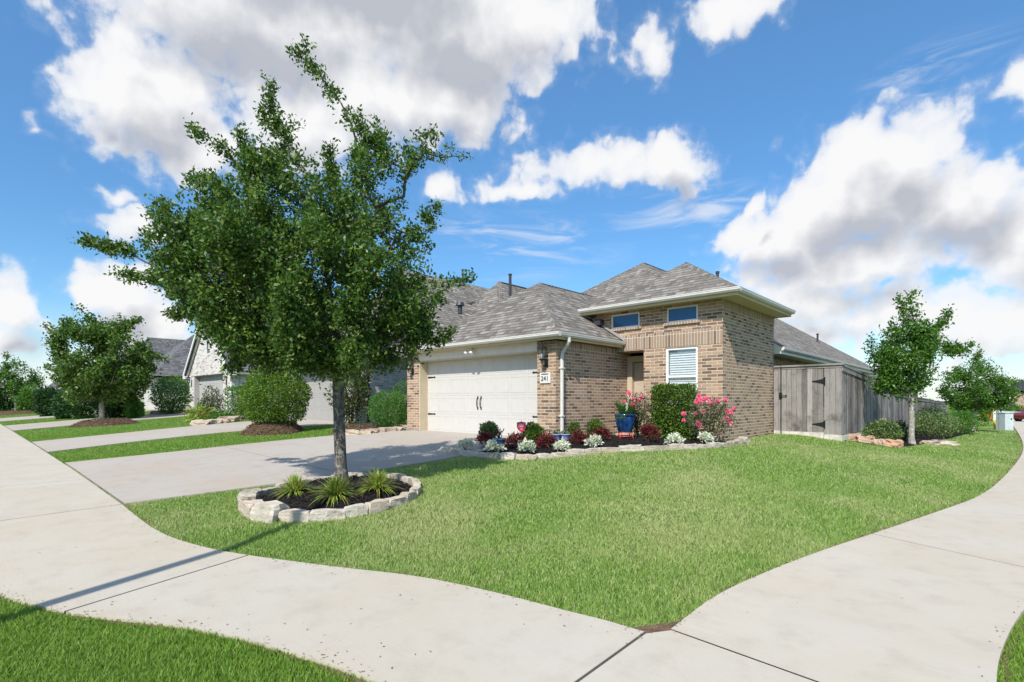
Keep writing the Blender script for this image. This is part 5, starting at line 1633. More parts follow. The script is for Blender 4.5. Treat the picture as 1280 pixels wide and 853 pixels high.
# ------------------------------------------------------------------ trees
def tree(name, label, p, pxbase, d, poly, crotch, mat, bark, ntips, nleaf, leaf, trunk_r, seed, spikes=(), group=None, depthf=.85, trunk_tilt=0.0, bare=()):
    """p: base; silhouette outline given where it stands, grown in depth; returns empty"""
    rr = np.random.default_rng(seed)
    root = empty(name, p, label, 'tree', group)
    r_ = np.array((CX, SX_, 0.0)); f_ = np.array((-SX_, CX, 0.0)); P0 = np.array(p)
    px0, _ = pxbase

    def W(px, py, dep=0.0): return P0 * (1, 1, 0) + r_ * ((px - px0) / 650 * d) + f_ * dep + np.array((0, 0, CAM_H + (501 - py) / 650 * d))
    poly = np.array(poly, float)
    lo, hi = poly.min(0), poly.max(0)
    # tips inside the outline
    Q = rr.uniform(lo, hi, (ntips * 8, 2)); Q = Q[pip(Q, poly)]
    # even spread
    keep = []; md = math.sqrt((hi - lo).prod() / ntips) * .35
    for q in Q:
        if len(keep) >= ntips: break
        keep.append(q)
    Q = np.array(keep)
    # half width at each height
    hw = []
    for q in Q:
        xs = []
        for a, b in zip(poly, np.roll(poly, -1, axis=0)):
            if (a[1] > q[1]) != (b[1] > q[1]): xs.append(a[0] + (b[0] - a[0]) * (q[1] - a[1]) / (b[1] - a[1]))
        w = (max(xs) - min(xs)) / 2; c = (max(xs) + min(xs)) / 2
        hw.append((w, c))
    hw = np.array(hw); fr = np.clip(1 - ((Q[:, 0] - hw[:, 1]) / hw[:, 0]) ** 2, .02, 1) ** .5
    dep = rr.uniform(-1, 1, len(Q)) * fr * hw[:, 0] / 650 * d * depthf
    tips = np.array([W(q[0], q[1], e) for q, e in zip(Q, dep)])
    cz = W(crotch[0], crotch[1])
    top = W(poly[np.argmin(poly[:, 1])][0] * .35 + crotch[0] * .65, poly[:, 1].min() * .8 + crotch[1] * .2)
    nodes = [cz]; par = [-1]
    for t in np.linspace(.12, .8, 6):
        nodes.append(cz + (top - cz) * t + rr.normal(0, .04, 3)); par.append(len(nodes) - 2)
    order = np.argsort(np.linalg.norm(tips - cz, axis=1))
    istip = []
    for i in order:
        t = tips[i]; N = np.array(nodes)
        dv = N - t; dist = np.linalg.norm(dv, axis=1)
        # prefer rising branches and nodes nearer the trunk
        pen = dist + .35 * np.linalg.norm(N - cz, axis=1) + np.maximum(0, N[:, 2] - t[2]) * .9
        j = int(np.argmin(pen)); a = N[j]; L = np.linalg.norm(t - a)
        n = max(1, int(L / .22)); prev = j
        bow = rr.normal(0, .07 * L, 3); bow[2] = abs(bow[2]) * -.6
        for k in range(1, n + 1):
            f = k / n; q = a + (t - a) * f + bow * math.sin(math.pi * f) * (1 if n > 1 else 0) + rr.normal(0, .018, 3)
            nodes.append(q); par.append(prev); prev = len(nodes) - 1
        istip.append(prev)
    spikenodes = []
    for sp_ in spikes:
        pts = [W(*q) if len(q) == 2 else W(q[0], q[1], q[2]) for q in sp_]
        N = np.array(nodes); j = int(np.argmin(np.linalg.norm(N - pts[0], axis=1))); prev = j
        pts = [N[j]] + pts[1:]
        for a, b in zip(pts[:-1], pts[1:]):
            n = max(1, int(np.linalg.norm(b - a) / .12))
            for k in range(1, n + 1):
                nodes.append(a + (b - a) * k / n + rr.normal(0, .012, 3)); par.append(prev); prev = len(nodes) - 1; spikenodes.append(prev)
                if rr.random() < .45:
                    tw = nodes[-1] + (lambda v: v / np.linalg.norm(v))(rr.normal(size=3) + (b - a) / np.linalg.norm(b - a) * .6) * rr.uniform(.06, .22)
                    nodes.append(tw); par.append(prev); spikenodes.append(len(nodes) - 1)
        istip.append(prev)
    N = np.array(nodes); par = np.array(par, dtype=int)
    area = np.zeros(len(N)); kids = np.zeros(len(N), int)
    for i in range(len(N) - 1, 0, -1):
        if kids[i] == 0: area[i] += .0035 ** 2.2
        area[par[i]] += area[i]; kids[par[i]] += 1
    rad = area ** (1 / 2.2); rad *= 1.0
    k_ = trunk_r * .8 / rad[0]
    rad = np.where(rad * k_ < .004, .004, rad * k_) if k_ < 1 else np.minimum(rad * k_, trunk_r * .8)
    mb = MB()
    for i in range(1, len(N)):
        j = par[i]
        r0 = min(rad[j], rad[i] * 1.7) ; r1 = rad[i]
        mb.tube([N[j], N[i]], [r0, r1], 6 if r0 > .02 else 3, caps=False)
    base_ = np.array((p[0], p[1], p[2] - .1))
    tr = MB(); nseg = 10; pts = []; rs = []
    for k in range(nseg + 1):
        f = k / nseg; q = base_ + (cz - base_) * f + (rr.normal(0, .006, 3) if 0 < k < nseg else 0)
        pts.append(q); rs.append(trunk_r * (1.45 - .5 * min(1, f * 5) if f < .2 else .95 - .12 * f) * rr.uniform(.97, 1.03))
    tr.tube(pts, rs, 14)
    tr.build('trunk', bark, root, smooth=True)
    mb.build('limbs', M['bark'], root, smooth=True)
    # leaves along thin wood
    seg = [i for i in range(1, len(N)) if area[i] <= 5.5 * .0035 ** 2.2]
    seg = np.array(seg, int); L = np.linalg.norm(N[seg] - N[par[seg]], axis=1)
    w = L.copy()
    sset = np.isin(seg, np.array(spikenodes, int)); w[sset] *= .40
    zz_ = N[seg][:, 2]; hfrac = np.clip((zz_ - cz[2]) / (N[:, 2].max() - cz[2]), 0, 1); w *= 1.25 - .7 * hfrac
    lush = np.exp(rr.normal(0, .75, len(N)))
    for q_ in range(1, len(N)):
        if rad[par[q_]] < .02: lush[q_] = lush[par[q_]] * .85 + lush[q_] * .15
    w *= np.clip(lush[seg], .15, 4)
    w /= w.sum(); pick = rr.choice(len(seg), nleaf, p=w); tt = rr.random(nleaf)[:, None]
    c = N[par[seg[pick]]] * (1 - tt) + N[seg[pick]] * tt
    sig = np.where(sset[pick], .035, .10)[:, None] * (leaf / .06) ** .5
    # leaves gather in tufts around short side shoots
    nt = nleaf // 11; tuft = rr.integers(0, nt, nleaf)
    base_pick = pick[rr.integers(0, nleaf, nt)]; tb = rr.random(nt)[:, None]
    tc = N[par[seg[base_pick]]] * (1 - tb) + N[seg[base_pick]] * tb
    tsig = np.where(sset[base_pick], .028, .105)[:, None] * (leaf / .06) ** .5
    tc = tc + rr.normal(size=(nt, 3)) * tsig
    Pn = tc[tuft] + rr.normal(size=(nleaf, 3)) * .034 * (leaf / .05)
    V = leaves(Pn, leaf, .5, .25, rr, fold=.25)
    np_mesh('crown', V, mat, root)
    return root


oak_poly = [(432, 452), (405, 462), (380, 458), (345, 455), (318, 448), (285, 430), (262, 400), (225, 365), (212, 322), (228, 280), (258, 255), (300, 250), (318, 215), (330, 185), (350, 178), (368, 205), (395, 232), (425, 225), (445, 200), (470, 195), (500, 205), (508, 222), (505, 245), (498, 268), (520, 300), (530, 335), (542, 352), (546, 378), (536, 402), (520, 430), (505, 447), (470, 458)]
oak_spikes = [[(300, 330), (250, 345), (205, 340), (165, 318), (108, 300)], [(260, 350), (190, 350), (150, 345)], [(330, 250, .2), (301, 215, .1), (278, 186), (234, 159)], [(380, 220, -.1), (352, 160), (338, 128), (333, 101)],
              [(355, 180), (335, 148), (322, 138)], [(455, 230, .1), (442, 163), (428, 130), (391, 83), (367, 63)], [(500, 230), (530, 190), (555, 195), (585, 197)], [(510, 215), (541, 163), (545, 180)],
              [(300, 260), (262, 225), (232, 222)], [(290, 300), (250, 278), (210, 285), (205, 262)], [(480, 200), (474, 165), (470, 146)], [(540, 380), (565, 352), (592, 343)], [(500, 280), (530, 300), (545, 262)],
              [(520, 420), (545, 425), (560, 418)], [(345, 210, .3), (350, 170, .2), (362, 140, .2)], [(460, 220, -.3), (465, 185, -.3), (455, 165, -.3)], [(500, 230, .2), (512, 195, .2), (508, 172, .2)], [(330, 230, -.2), (318, 200, -.2), (312, 178, -.2)], [(420, 240, .4), (405, 205, .4), (398, 180, .4)], [(250, 320, .3), (215, 312, .3), (190, 318, .3)], [(330, 430), (300, 445), (285, 462)], [(250, 380, .3), (222, 395), (208, 392)]]
TP = Vector((TREE_P[0], TREE_P[1], tz(*TREE_P) + .1))
tree('oak_tree', 'young live oak with wide leafy crown standing in the stone-ringed bed', TP, (427, 602), 7.95, oak_poly, (422, 448), M['oak'], M['bark'], 360, 118000, .066, .098, 11, oak_spikes)
# a lighter, sunlit new flush low on the right of the oak is left to the leaf colours

def leftree():
    p = G(127, 526)
    d = depth(p)
    poly = [(72, 478), (66, 450), (76, 424), (92, 406), (108, 396), (126, 390), (144, 398), (156, 415), (176, 430), (190, 448), (184, 468), (172, 486), (150, 500), (100, 500), (80, 492)]
    tree('oak_tree', 'full round young oak in the strip left of the neighbouring drive', p, (127, 526), d, poly, (127, 494), M['oak'], M['bark_pale'], 140, 36000, .16, .13, 21,
         [[(150, 420), (170, 400), (178, 398)], [(80, 420), (62, 412), (55, 405)], [(105, 400), (100, 388), (98, 384)], [(190, 440), (205, 448), (212, 455)]], depthf=.9)


leftree()
p = G(20, 516); d = depth(p)
tree('young_tree', 'small bright young tree at the far left with pale straight trunk', p, (20, 516), d, [(-22, 490), (-25, 470), (-8, 458), (10, 452), (25, 455), (42, 464), (48, 480), (35, 492), (5, 495)], (20, 496), M['oak2'], M['bark_pale'], 70, 8000, .2, .13, 22, [[(10, 460), (8, 450), (9, 446)]])
p = Vector((*c2w((1140 - 640) / 650 * 15.9, 15.9), 0)); p.z = tz(p.x, p.y); d = 15.9
tree('oak_tree', 'slender young oak in the mulch bed before the side fence', p, (1140, 550), d, [(1102, 482), (1100, 455), (1109, 432), (1118, 408), (1126, 388), (1135, 372), (1140, 367), (1144, 375), (1145, 395), (1152, 408), (1162, 422), (1166, 434), (1156, 444), (1161, 460), (1160, 472), (1150, 482), (1142, 488), (1120, 487)], (1139, 492), M['oak2'], M['bark_pale'], 100, 16000, .10, .085, 23,
     [[(1165, 425), (1190, 432), (1205, 440), (1212, 432)], [(1165, 440), (1190, 438), (1200, 436)], [(1140, 380), (1142, 366), (1146, 361)], [(1125, 385), (1122, 372)], [(1100, 460), (1090, 440), (1088, 430)], [(1165, 410), (1182, 400), (1186, 395)]])
p = Vector((*c2w((1216 - 640) / 650 * 27.5, 27.5), 0)); p.z = tz(p.x, p.y); d = 27.5
tree('oak_tree', 'farther broad young oak with pale trunk near the end of the fence', p, (1214, 538), d, [(1178, 490), (1180, 472), (1195, 462), (1205, 455), (1215, 447), (1223, 441), (1232, 452), (1240, 465), (1250, 478), (1254, 492), (1250, 505), (1235, 512), (1215, 512), (1195, 508)], (1218, 512), M['oak2'], M['bark_pale'], 90, 14000, .12, .085, 24,
     [[(1223, 455), (1222, 445), (1223, 440)], [(1190, 470), (1180, 466), (1176, 470)], [(1240, 490), (1253, 500), (1256, 505)]])
p = Vector((*c2w((1222 - 640) / 650 * 37, 37), 0)); p.z = tz(p.x, p.y)
tree('young_tree', 'bushy tree hidden behind the farther oak by the side fence', p, (1222, 533), 37, [(1200, 525), (1198, 505), (1206, 495), (1225, 490), (1238, 500), (1240, 512), (1232, 524)], (1222, 526), M['lime'], M['bark_pale'], 40, 5000, .16, .08, 25)
p = Vector((*c2w((1274 - 640) / 650 * 66, 66), 0)); p.z = tz(p.x, p.y)
tree('young_tree', 'small round tree before the far brown brick house', p, (1274, 527), 66, [(1266, 519), (1265, 512), (1270, 509), (1278, 509), (1284, 513), (1282, 519)], (1274, 521), M['oak2'], M['bark'], 25, 2500, .22, .07, 26)
# tree line far beyond the roofs
for i, (X, Y, h_, w_) in enumerate([(-132, 28, 7.5, 6), (-140, 18, 8, 7), (-150, 45, 8, 8), (30, 190, 8, 7), (14, 210, 9, 8), (60, 170, 8, 7), (-30, 200, 8, 8), (2, 170, 8, 7)]):
    rr = np.random.default_rng(80 + i); z0_ = tz(X, Y)
    root = empty('distant_tree', (X, Y, z0_), ['round tree beyond the last house on the left', 'spreading tree at the far left end of the street', 'broad tree far behind the left houses', 'wide crowned tree on the horizon at far right', 'tall tree beyond the slate-roofed house', 'tree far right outside the last house', 'tree behind the far rear yards', 'rounded tree beyond the far pale fence'][i], 'tree', 'distant trees')
    mb = MB(); mb.tube([(X, Y, z0_), (X, Y, z0_ + h_ * .5)], [.25, .15], 8); mb.build('trunk', M['bark'], root)
    q = rr.normal(size=(3500, 3)); q /= np.linalg.norm(q, axis=1)[:, None]; q *= (rr.random(3500) ** .4)[:, None] * (1 + .18 * np.sin(q[:, :1] * 7 + i) * np.cos(q[:, 1:2] * 6))
    q = q * (w_ / 2, w_ / 2, h_ * .36) + (X, Y, z0_ + h_ * .62)
    np_mesh('crown', leaves(q, .45, .6, .2, rr), M['oak'], root)


# ------------------------------------------------------------------ shrubs
def shrub(name, label, p, r, h, mat, n, leaf, seed, cat='shrub', group=None, shape='ball', lump=.12, z0=.0, stems=5, flat=.55, asp=.5):
    rr = np.random.default_rng(seed)
    root = empty(name, p, label, cat, group)
    q = rr.normal(size=(n, 3)); q /= np.linalg.norm(q, axis=1)[:, None]
    if shape == 'box':
        q = rr.uniform(-1, 1, (n, 3)); ax_ = rr.integers(0, 3, n); q[np.arange(n), ax_] = np.sign(q[np.arange(n), ax_])
    f = 1 + lump * (np.sin(q[:, 0] * 6 + seed) + np.sin(q[:, 1] * 7 + seed * 2) + np.sin(q[:, 2] * 8 + seed * 3)) / 2 + lump * .6 * np.sin(q[:, 0] * 17 + q[:, 2] * 15)
    rad = 1 - (rr.random(n) ** 2.2) * .55
    q = q * (f * rad)[:, None]
    rx, ry = (r if hasattr(r, '__len__') else (r, r))
    # x along the screen-right direction
    X = q[:, 0] * rx; Y = q[:, 1] * ry; Z = (q[:, 2] * .5 + .5) * h + z0
    Z = np.maximum(Z, .02 + rr.random(n) * .05)
    P = np.stack([p[0] + CX * X - SX_ * Y, p[1] + SX_ * X + CX * Y, p[2] + Z], 1)
    P += rr.normal(size=P.shape) * leaf * .25
    out = np.stack([CX * q[:, 0] - SX_ * q[:, 1], SX_ * q[:, 0] + CX * q[:, 1], q[:, 2]], 1)
    V = leaves(P, leaf, asp, .3, rr, fold=.2, pref=out * 1.0)
    np_mesh('foliage', V, mat, root)
    mb = MB()
    for i in range(stems):
        a = rr.uniform(0, 6.28); b = rr.uniform(.2, .8)
        e = (p[0] + math.cos(a) * rx * b, p[1] + math.sin(a) * ry * b, p[2] + h * rr.uniform(.5, .85) + z0)
        mb.tube([(p[0] + math.cos(a) * .03, p[1] + math.sin(a) * .03, p[2] - .05), ((p[0] * 1.3 + e[0] * .7) / 2, (p[1] * 1.3 + e[1] * .7) / 2, p[2] + h * .4), e], [.018 + h * .006, .012 + h * .004, .004], 5)
    mb.build('stem', M['stem'], root)
    return root


def GP(px, py): return G(px, py)


bz = .05
# boxwood balls in the flower bed
def fb(px, py, back=0.0, lift=.05):
    p = G(px, py); x, y = p.x - SX_ * back, p.y + CX * back
    return Vector((x, y, tz(x, y) + lift))


shrub('boxwood_ball', 'dark little boxwood ball behind the leftmost red foliage plants', fb(610, 557, .5), .21, .46, M['dark'], 4200, .045, 1, group='boxwood balls in the flower bed')
shrub('boxwood_ball', 'round boxwood ball just right of the red yard sign', fb(666.5, 561, .45), .24, .46, M['hedge'], 5000, .042, 2, group='boxwood balls in the flower bed')
shrub('boxwood_ball', 'round boxwood ball by the foot of the white downspout', fb(718, 553, .9), .23, .42, M['hedge'], 4500, .042, 3, group='boxwood balls in the flower bed')
shrub('boxwood_ball', 'looser boxwood ball left of the large blue pot', fb(747, 551, 1.0), .28, .45, M['hedge'], 4500, .045, 4, group='boxwood balls in the flower bed', lump=.2)


def rosette(label, name, p, r, h, mat, n, leaf, seed, group, asp=.45):
    """low plant: leaves spring outward from the crown in whorls"""
    rr = np.random.default_rng(seed); root = empty(name, p, label, 'plant', group)
    m = 9; V = []
    for k in range(m):
        a = rr.uniform(0, 6.28); b = rr.uniform(.1, .85)
        c = np.array((p[0] + math.cos(a) * r * b, p[1] + math.sin(a) * r * b, p[2] + h * (.35 + .6 * (1 - b ** 1.5)) * rr.uniform(.8, 1.1)))
        q = np.repeat(c[None], n // m, 0) + rr.normal(size=(n // m, 3)) * (r * .17, r * .17, h * .14)
        pr = (q - c) / (r * .2) + np.array((math.cos(a) * b, math.sin(a) * b, .5))
        V.append(leaves(q, leaf, asp, .2, rr, fold=.3, pref=pr))
    np_mesh('foliage', np.concatenate(V), mat, root)
    mb = MB()
    for k in range(6):
        a = rr.uniform(0, 6.28); mb.tube([(p[0], p[1], p[2] - .03), (p[0] + math.cos(a) * r * .5, p[1] + math.sin(a) * r * .5, p[2] + h * .6)], [.01, .004], 4)
    mb.build('stem', M['stem'], root)
    return root


sil = [(581, 566, 'leftmost silver foliage plant at the driveway end of the bed'), (618, 571, 'silver foliage plant before the small round blue pot'), (660, 571, 'silver foliage plant right below the red yard sign'), (704, 570, 'silver foliage plant in front of the periwinkle pots'), (745, 564, 'silver foliage plant left of the red pot stand'), (846, 560, 'silver foliage plant below the square hedge'), (884, 558.5, 'silver foliage plant below the right rose bush')]
for i, (x, y, l) in enumerate(sil): rosette(l, 'silver_plant', fb(x, y, .16), .165, .19, M['silver'], 420, .064, 300 + i, 'silver foliage plants in the flower bed', .6)
redp = [(604, 563, 'leftmost dark red foliage plant'), (646, 565, 'dark red foliage plant left of the yard sign stake'), (685, 566, 'dark red foliage plant right of the second boxwood ball'), (725, 562, 'dark red foliage plant below the third boxwood ball'), (754.5, 556, 'dark red foliage plant close left of the red pot stand'), (815, 558, 'widest dark red foliage plant right of the red pot stand')]
for i, (x, y, l) in enumerate(redp): rosette(l, 'red_plant', fb(x, y, .25), .21 if i < 5 else .29, .27 if i < 5 else .32, M['red'], 620 if i < 5 else 900, .068, 320 + i, 'dark red foliage plants in the flower bed', .35)


# clipped tall hedge and rose bushes
def wallp(px, back_y, lift=.06):
    """point on the line y=back_y seen at px"""
    t = (px - 640) / 650; d = back_y / (SX_ * t + CX); x, y = c2w(t * d, d); return Vector((x, y, tz(x, y) + lift))


ph = wallp(842, 12.3)
shrub('clipped_hedge', 'tall square-clipped glossy hedge under the white window', ph, (.48, .3), 1.32, M['hedge'], 13000, .06, 41, cat='hedge', shape='box', lump=.04)


def rose(label, p, r, h, nfl, seed, tall=1.0):
    rr = np.random.default_rng(seed); root = empty('rose_bush', p, label, 'rose bush', 'pink rose bushes')
    n = 3400
    q = rr.normal(size=(n, 3)); q /= np.linalg.norm(q, axis=1)[:, None]; q *= (rr.random(n) ** .45)[:, None]
    cl = 1 + .25 * np.sin(q[:, 0] * 9 + seed) * np.cos(q[:, 2] * 8)
    P = np.stack([q[:, 0] * r * cl, q[:, 1] * r * .7 * cl, (q[:, 2] * .5 + .52) * h], 1)
    P = np.stack([p[0] + CX * P[:, 0] - SX_ * P[:, 1], p[1] + SX_ * P[:, 0] + CX * P[:, 1], p[2] + P[:, 2]], 1)
    np_mesh('foliage', leaves(P, .05, .55, .2, rr, fold=.2), M['rose_leaf'], root)
    mb = MB()
    for i in range(16):
        a = rr.uniform(0, 6.28); b = rr.uniform(.3, 1)
        mb.tube([(p[0], p[1], p[2]), (p[0] + math.cos(a) * r * b * .4, p[1] + math.sin(a) * r * b * .4, p[2] + h * .5), (p[0] + math.cos(a) * r * b, p[1] + math.sin(a) * r * b, p[2] + h * rr.uniform(.7, 1.05))], [.012, .009, .004], 4)
    mb.build('stem', M['stem'], root)
    for i in range(nfl):
        th = rr.uniform(-1, 1); zz = rr.uniform(.35, 1.02); w = math.sqrt(max(.1, 1 - ((zz - .55) / .6) ** 2))
        X = th * r * w * 1.08; Y = -rr.uniform(.2, 1.0) * r * .65 * math.sqrt(max(.05, 1 - th * th))
        c = np.array((p[0] + CX * X - SX_ * Y, p[1] + SX_ * X + CX * Y, p[2] + zz * h)); s = rr.uniform(.7, 1.15)
        k = 34; a = rr.normal(size=(k, 3)); a /= np.linalg.norm(a, axis=1)[:, None]
        V = leaves(c + a * .018 * s, .05 * s, 1.0, .0, rr, fold=.3, pref=a * 3 + np.array((0, 0, .8)))
        np_mesh('blossom', V, M['pink'], root)
    return root


rose('rose bush with pink blooms spreading behind the large blue pot', wallp(797, 12.1), .50, 1.15, 15, 51)
rose('rose bush with pink blooms at the right end of the bed', wallp(886, 12.0), .58, 1.02, 19, 52)

# large blue pot on red stand, with palm
pp = fb(787, 553, .5)
PD = depth(pp)
st = empty('plant_stand', pp, 'red iron plant stand holding the large blue pot', 'plant stand')
mb = MB()
for k in range(4):
    a = YAW + math.pi / 4 + k * math.pi / 2
    mb.tube([(pp.x + .16 * math.cos(a), pp.y + .16 * math.sin(a), pp.z + .16), (pp.x + .25 * math.cos(a), pp.y + .25 * math.sin(a), pp.z)], .012, 6)
for rr_, zz in ((.16, .16), (.21, .07)):
    mb.tube([(pp.x + rr_ * math.cos(a), pp.y + rr_ * math.sin(a), pp.z + zz) for a in np.linspace(0, 2 * math.pi, 25)], .011, 6, caps=False)
mb.build('stand_frame', M['stand_red'], st)
pot = Vector((pp.x, pp.y, pp.z + .171))
mb = MB(); mb.lathe(pot, [(.001, 0), (.165, 0), (.18, .02), (.225, .2), (.255, .38), (.25, .40), (.27, .405), (.275, .45), (.255, .455), (.235, .42), (.22, .36), (.001, .36)], 36)
o = mb.build('flower_pot', M['glaze'], origin=pot, smooth=True); tag(o, 'large glossy cobalt blue pot on the red stand', 'flower pot')
root = empty('palm_plant', pot + Vector((0, 0, .37)), 'small green palm growing in the large blue pot', 'plant')
rr = np.random.default_rng(61)
V = []
for k in range(26):
    a = k * 2.399; tilt = rr.uniform(.35, 1.3); L = rr.uniform(.36, .52); base_ = np.array(pot + Vector((0, 0, .38)))
    h_ = np.array((math.cos(a), math.sin(a), 0)); mid = []
    for s in np.linspace(0, 1, 13):
        mid.append(base_ + h_ * L * math.sin(tilt) * s * (1 + .1 * s) + np.array((0, 0, 1)) * L * (math.cos(tilt) * s - .35 * s * s * tilt + .12 * s))
    side = np.array((-math.sin(a), math.cos(a), 0))
    for i in range(1, 13):
        t_ = (mid[i] - mid[i - 1]); t_ /= np.linalg.norm(t_); w = .15 * math.sin(math.pi * min(1, .15 + i / 13 * .85)) + .02
        for sd in (-1, 1):
            dv = side * sd * .85 + t_ * .6 + np.array((0, 0, .1)); dv /= np.linalg.norm(dv); q = mid[i]; wv = t_ * .02
            V.append([q - wv, q + dv * w * .5 + wv * .6, q + dv * w, q + dv * w * .5 - wv * .9])
np_mesh('fronds', np.array(V), M['palm'], root)
mb = MB(); mb.blob(pot + Vector((0, 0, .37)), (.06, .06, .07), jit=.1); mb.build('trunk', M['stem'], root)

# little pots and curly ornament
q = fb(624, 564, .25)
mb = MB(); mb.lathe(q, [(.001, 0), (.09, 0), (.13, .1), (.15, .17), (.16, .175), (.16, .2), (.145, .2), (.135, .15), (.001, .15)], 24); o = mb.build('flower_pot', M['small_pot'], origin=q, smooth=True); tag(o, 'small steel-blue pot with dark curly stems, among the leftmost red plants', 'flower pot')
root = empty('curly_plant', q + Vector((0, 0, .15)), 'dark bare curly stems rising from the small steel-blue pot', 'plant')
mb = MB(); rr = np.random.default_rng(5)
for k in range(9):
    a = rr.uniform(0, 6.28); pts = []; b = rr.uniform(.03, .09)
    for s in np.linspace(0, 1, 9):
        pts.append((q.x + math.cos(a) * b * s * 1.6 + .035 * math.sin(7 * s + k), q.y + math.sin(a) * b * s * 1.6 + .03 * math.cos(6 * s + k), q.z + .15 + rr.uniform(.26, .30) * s))
    mb.tube(pts, [.008] * 8 + [.004], 5)
mb.build('stem', M['black'], root)
for i, (x, l) in enumerate([(698, 'left of the two touching periwinkle pots behind the red plants'), (709.5, 'right of the two touching periwinkle pots behind the silver plant')]):
    q = fb(x, 558, .55)
    mb = MB(); mb.lathe(q, [(.001, 0), (.075, 0), (.10, .06), (.115, .15), (.125, .155), (.125, .175), (.11, .175), (.1, .13), (.001, .13)], 22); o = mb.build('flower_pot', M['peri_pot'], origin=q, smooth=True); tag(o, l, 'flower pot')
    rosette(['small grey-green succulent in the left periwinkle pot', 'small grey-green succulent in the right periwinkle pot'][i], 'succulent', q + Vector((0, 0, .11)), .09, .12, M['varieg'], 120, .05, 70 + i, None)

# yard sign
q = fb(652, 562, .3)
ys = empty('yard_sign', q, 'red shield-shaped security yard sign on a thin stake', 'sign', rz=YAW)
W_, Ht = .23, .26; zc = .42
sh = [(-.5, .42), (-.28, .47), (0, .5), (.28, .47), (.5, .42), (.5, .0), (.42, -.22), (.22, -.42), (0, -.5), (-.22, -.42), (-.42, -.22), (-.5, 0)]
s2 = max(0.9, depth(q) * 12 / 650 / Ht)
mb = MB(); mb.prism([(x * W_ * s2, -.004, zc + z * Ht * s2) for x, z in sh], (0, .008, 0)); mb.build('sign_board', M['sign_red'], ys, local=True)
mb = MB()
for (zz, hw_, hh) in ((.27, .30, .045), (.17, .27, .06), (.05, .29, .075), (-.12, .22, .02), (-.24, .15, .035)):
    n = int(hw_ * 22); rs_ = random.Random(int(zz * 100) + 50)
    for i in range(n):
        x = -hw_ + 2 * hw_ * i / n; mb.box(x * W_ * s2, (x + 2 * hw_ / n * rs_.uniform(.55, .9)) * W_ * s2, -.007, -.005, zc + (zz - hh / 2) * Ht * s2, zc + (zz + hh / 2) * Ht * s2)
mb.build('sign_print', M['sign_white'], ys, local=True)
mb = MB(); mb.tube([(0, .01, -.15), (0, .01, zc + Ht * s2 * .62)], .007, 6); mb.build('stake', M['steel'], ys, local=True)


# strap-leaf clumps in the tree ring
def strap(label, p, r, n, seed, mat, L=.34, name='grass_plant', group='strap-leaf clumps in the tree bed', w=.009):
    rr = np.random.default_rng(seed); root = empty(name, p, label, 'plant', group); V = []
    for k in range(n):
        a = rr.uniform(0, 6.28); tilt = rr.uniform(.05, 1.15) ** .9; l = L * rr.uniform(.7, 1.2); h_ = np.array((math.cos(a), math.sin(a), 0)); side = np.array((-math.sin(a), math.cos(a), 0)) * w * rr.uniform(.7, 1.2)
        b0 = np.array(p) + h_ * rr.uniform(0, .05) + rr.normal(0, .01, 3) * (1, 1, 0); pts = []
        for s in np.linspace(0, 1, 6): pts.append(b0 + h_ * l * math.sin(tilt) * (s + .25 * s * s) + np.array((0, 0, l * (math.cos(tilt) * s * 1.1 - .42 * s ** 2.2 * (.4 + tilt)))))
        ws = [.7, 1, 1, .85, .6, .06]
        for i in range(5): V.append([pts[i] - side * ws[i], pts[i] + side * ws[i], pts[i + 1] + side * ws[i + 1], pts[i + 1] - side * ws[i + 1]])
    np_mesh('blades', np.array(V), mat, root)
    return root


for i, (x, y, l) in enumerate([(369, 628, 'left strap-leaf clump in the tree bed'), (420, 633, 'middle strap-leaf clump in front of the oak trunk'), (472, 624, 'right strap-leaf clump in the tree bed')]):
    q = G(x, y); strap(l, Vector((q.x, q.y, q.z + .12)), .2, 380, 400 + i, M['strap'], L=[.30, .34, .34][i])

# neighbours' shrubs
def big(px, py, wpx, toppy, name, label, mat, n, leaf, seed, **kw):
    p = G(px, py); d = depth(p); r = wpx / 2 / 650 * d; h = (py - toppy) / 650 * d
    return shrub(name, label, p, kw.pop('rr', (r, r * .9)), h, mat, n, leaf, seed, **kw)


big(345, 541, 80, 468, 'round_shrub', 'big round lime-green shrub on a bark mound between the drives', M['lime'], 17000, .075, 61, lump=.09, z0=.25)
big(486, 537, 48, 488, 'round_shrub', 'clipped bright green shrub left of the tan garage pillar', M['bright'], 8000, .055, 62, lump=.08)
big(503, 533, 30, 477, 'round_shrub', 'taller shrub tucked against the tan garage pillar', M['bright'], 3000, .06, 63, lump=.12)
big(438, 534, 44, 448, 'magnolia', 'upright olive-leaved magnolia right of the taupe garage door', M['mag'], 4200, .11, 64, cat='small tree', lump=.25, z0=.15)
big(265, 524, 26, 487, 'conifer_shrub', 'sparse pointed grey-green shrub before the gabled garage', M['mag'], 1500, .10, 65, lump=.2)
big(248, 526, 20, 510, 'spiky_plant', 'low spiky plant among the tan rocks before the gabled garage', M['strap'], 350, .35, 66, cat='plant', lump=.1, asp=.15)
big(276, 526, 22, 514, 'low_shrub', 'low clipped shrub among the orange tan rocks', M['bright'], 900, .08, 67)
big(296, 524, 22, 484, 'hedge_column', 'narrow tall green hedge at the corner of the gabled house', M['bright'], 3000, .08, 68, cat='hedge', shape='box', lump=.06)
big(313, 524, 30, 490, 'round_shrub', 'rounded hedge behind the big lime shrub', M['lime'], 2500, .09, 69)
big(214, 518, 42, 471, 'round_shrub', 'dense dark shrub against the grey-roofed house', M['bright'], 4000, .13, 70)
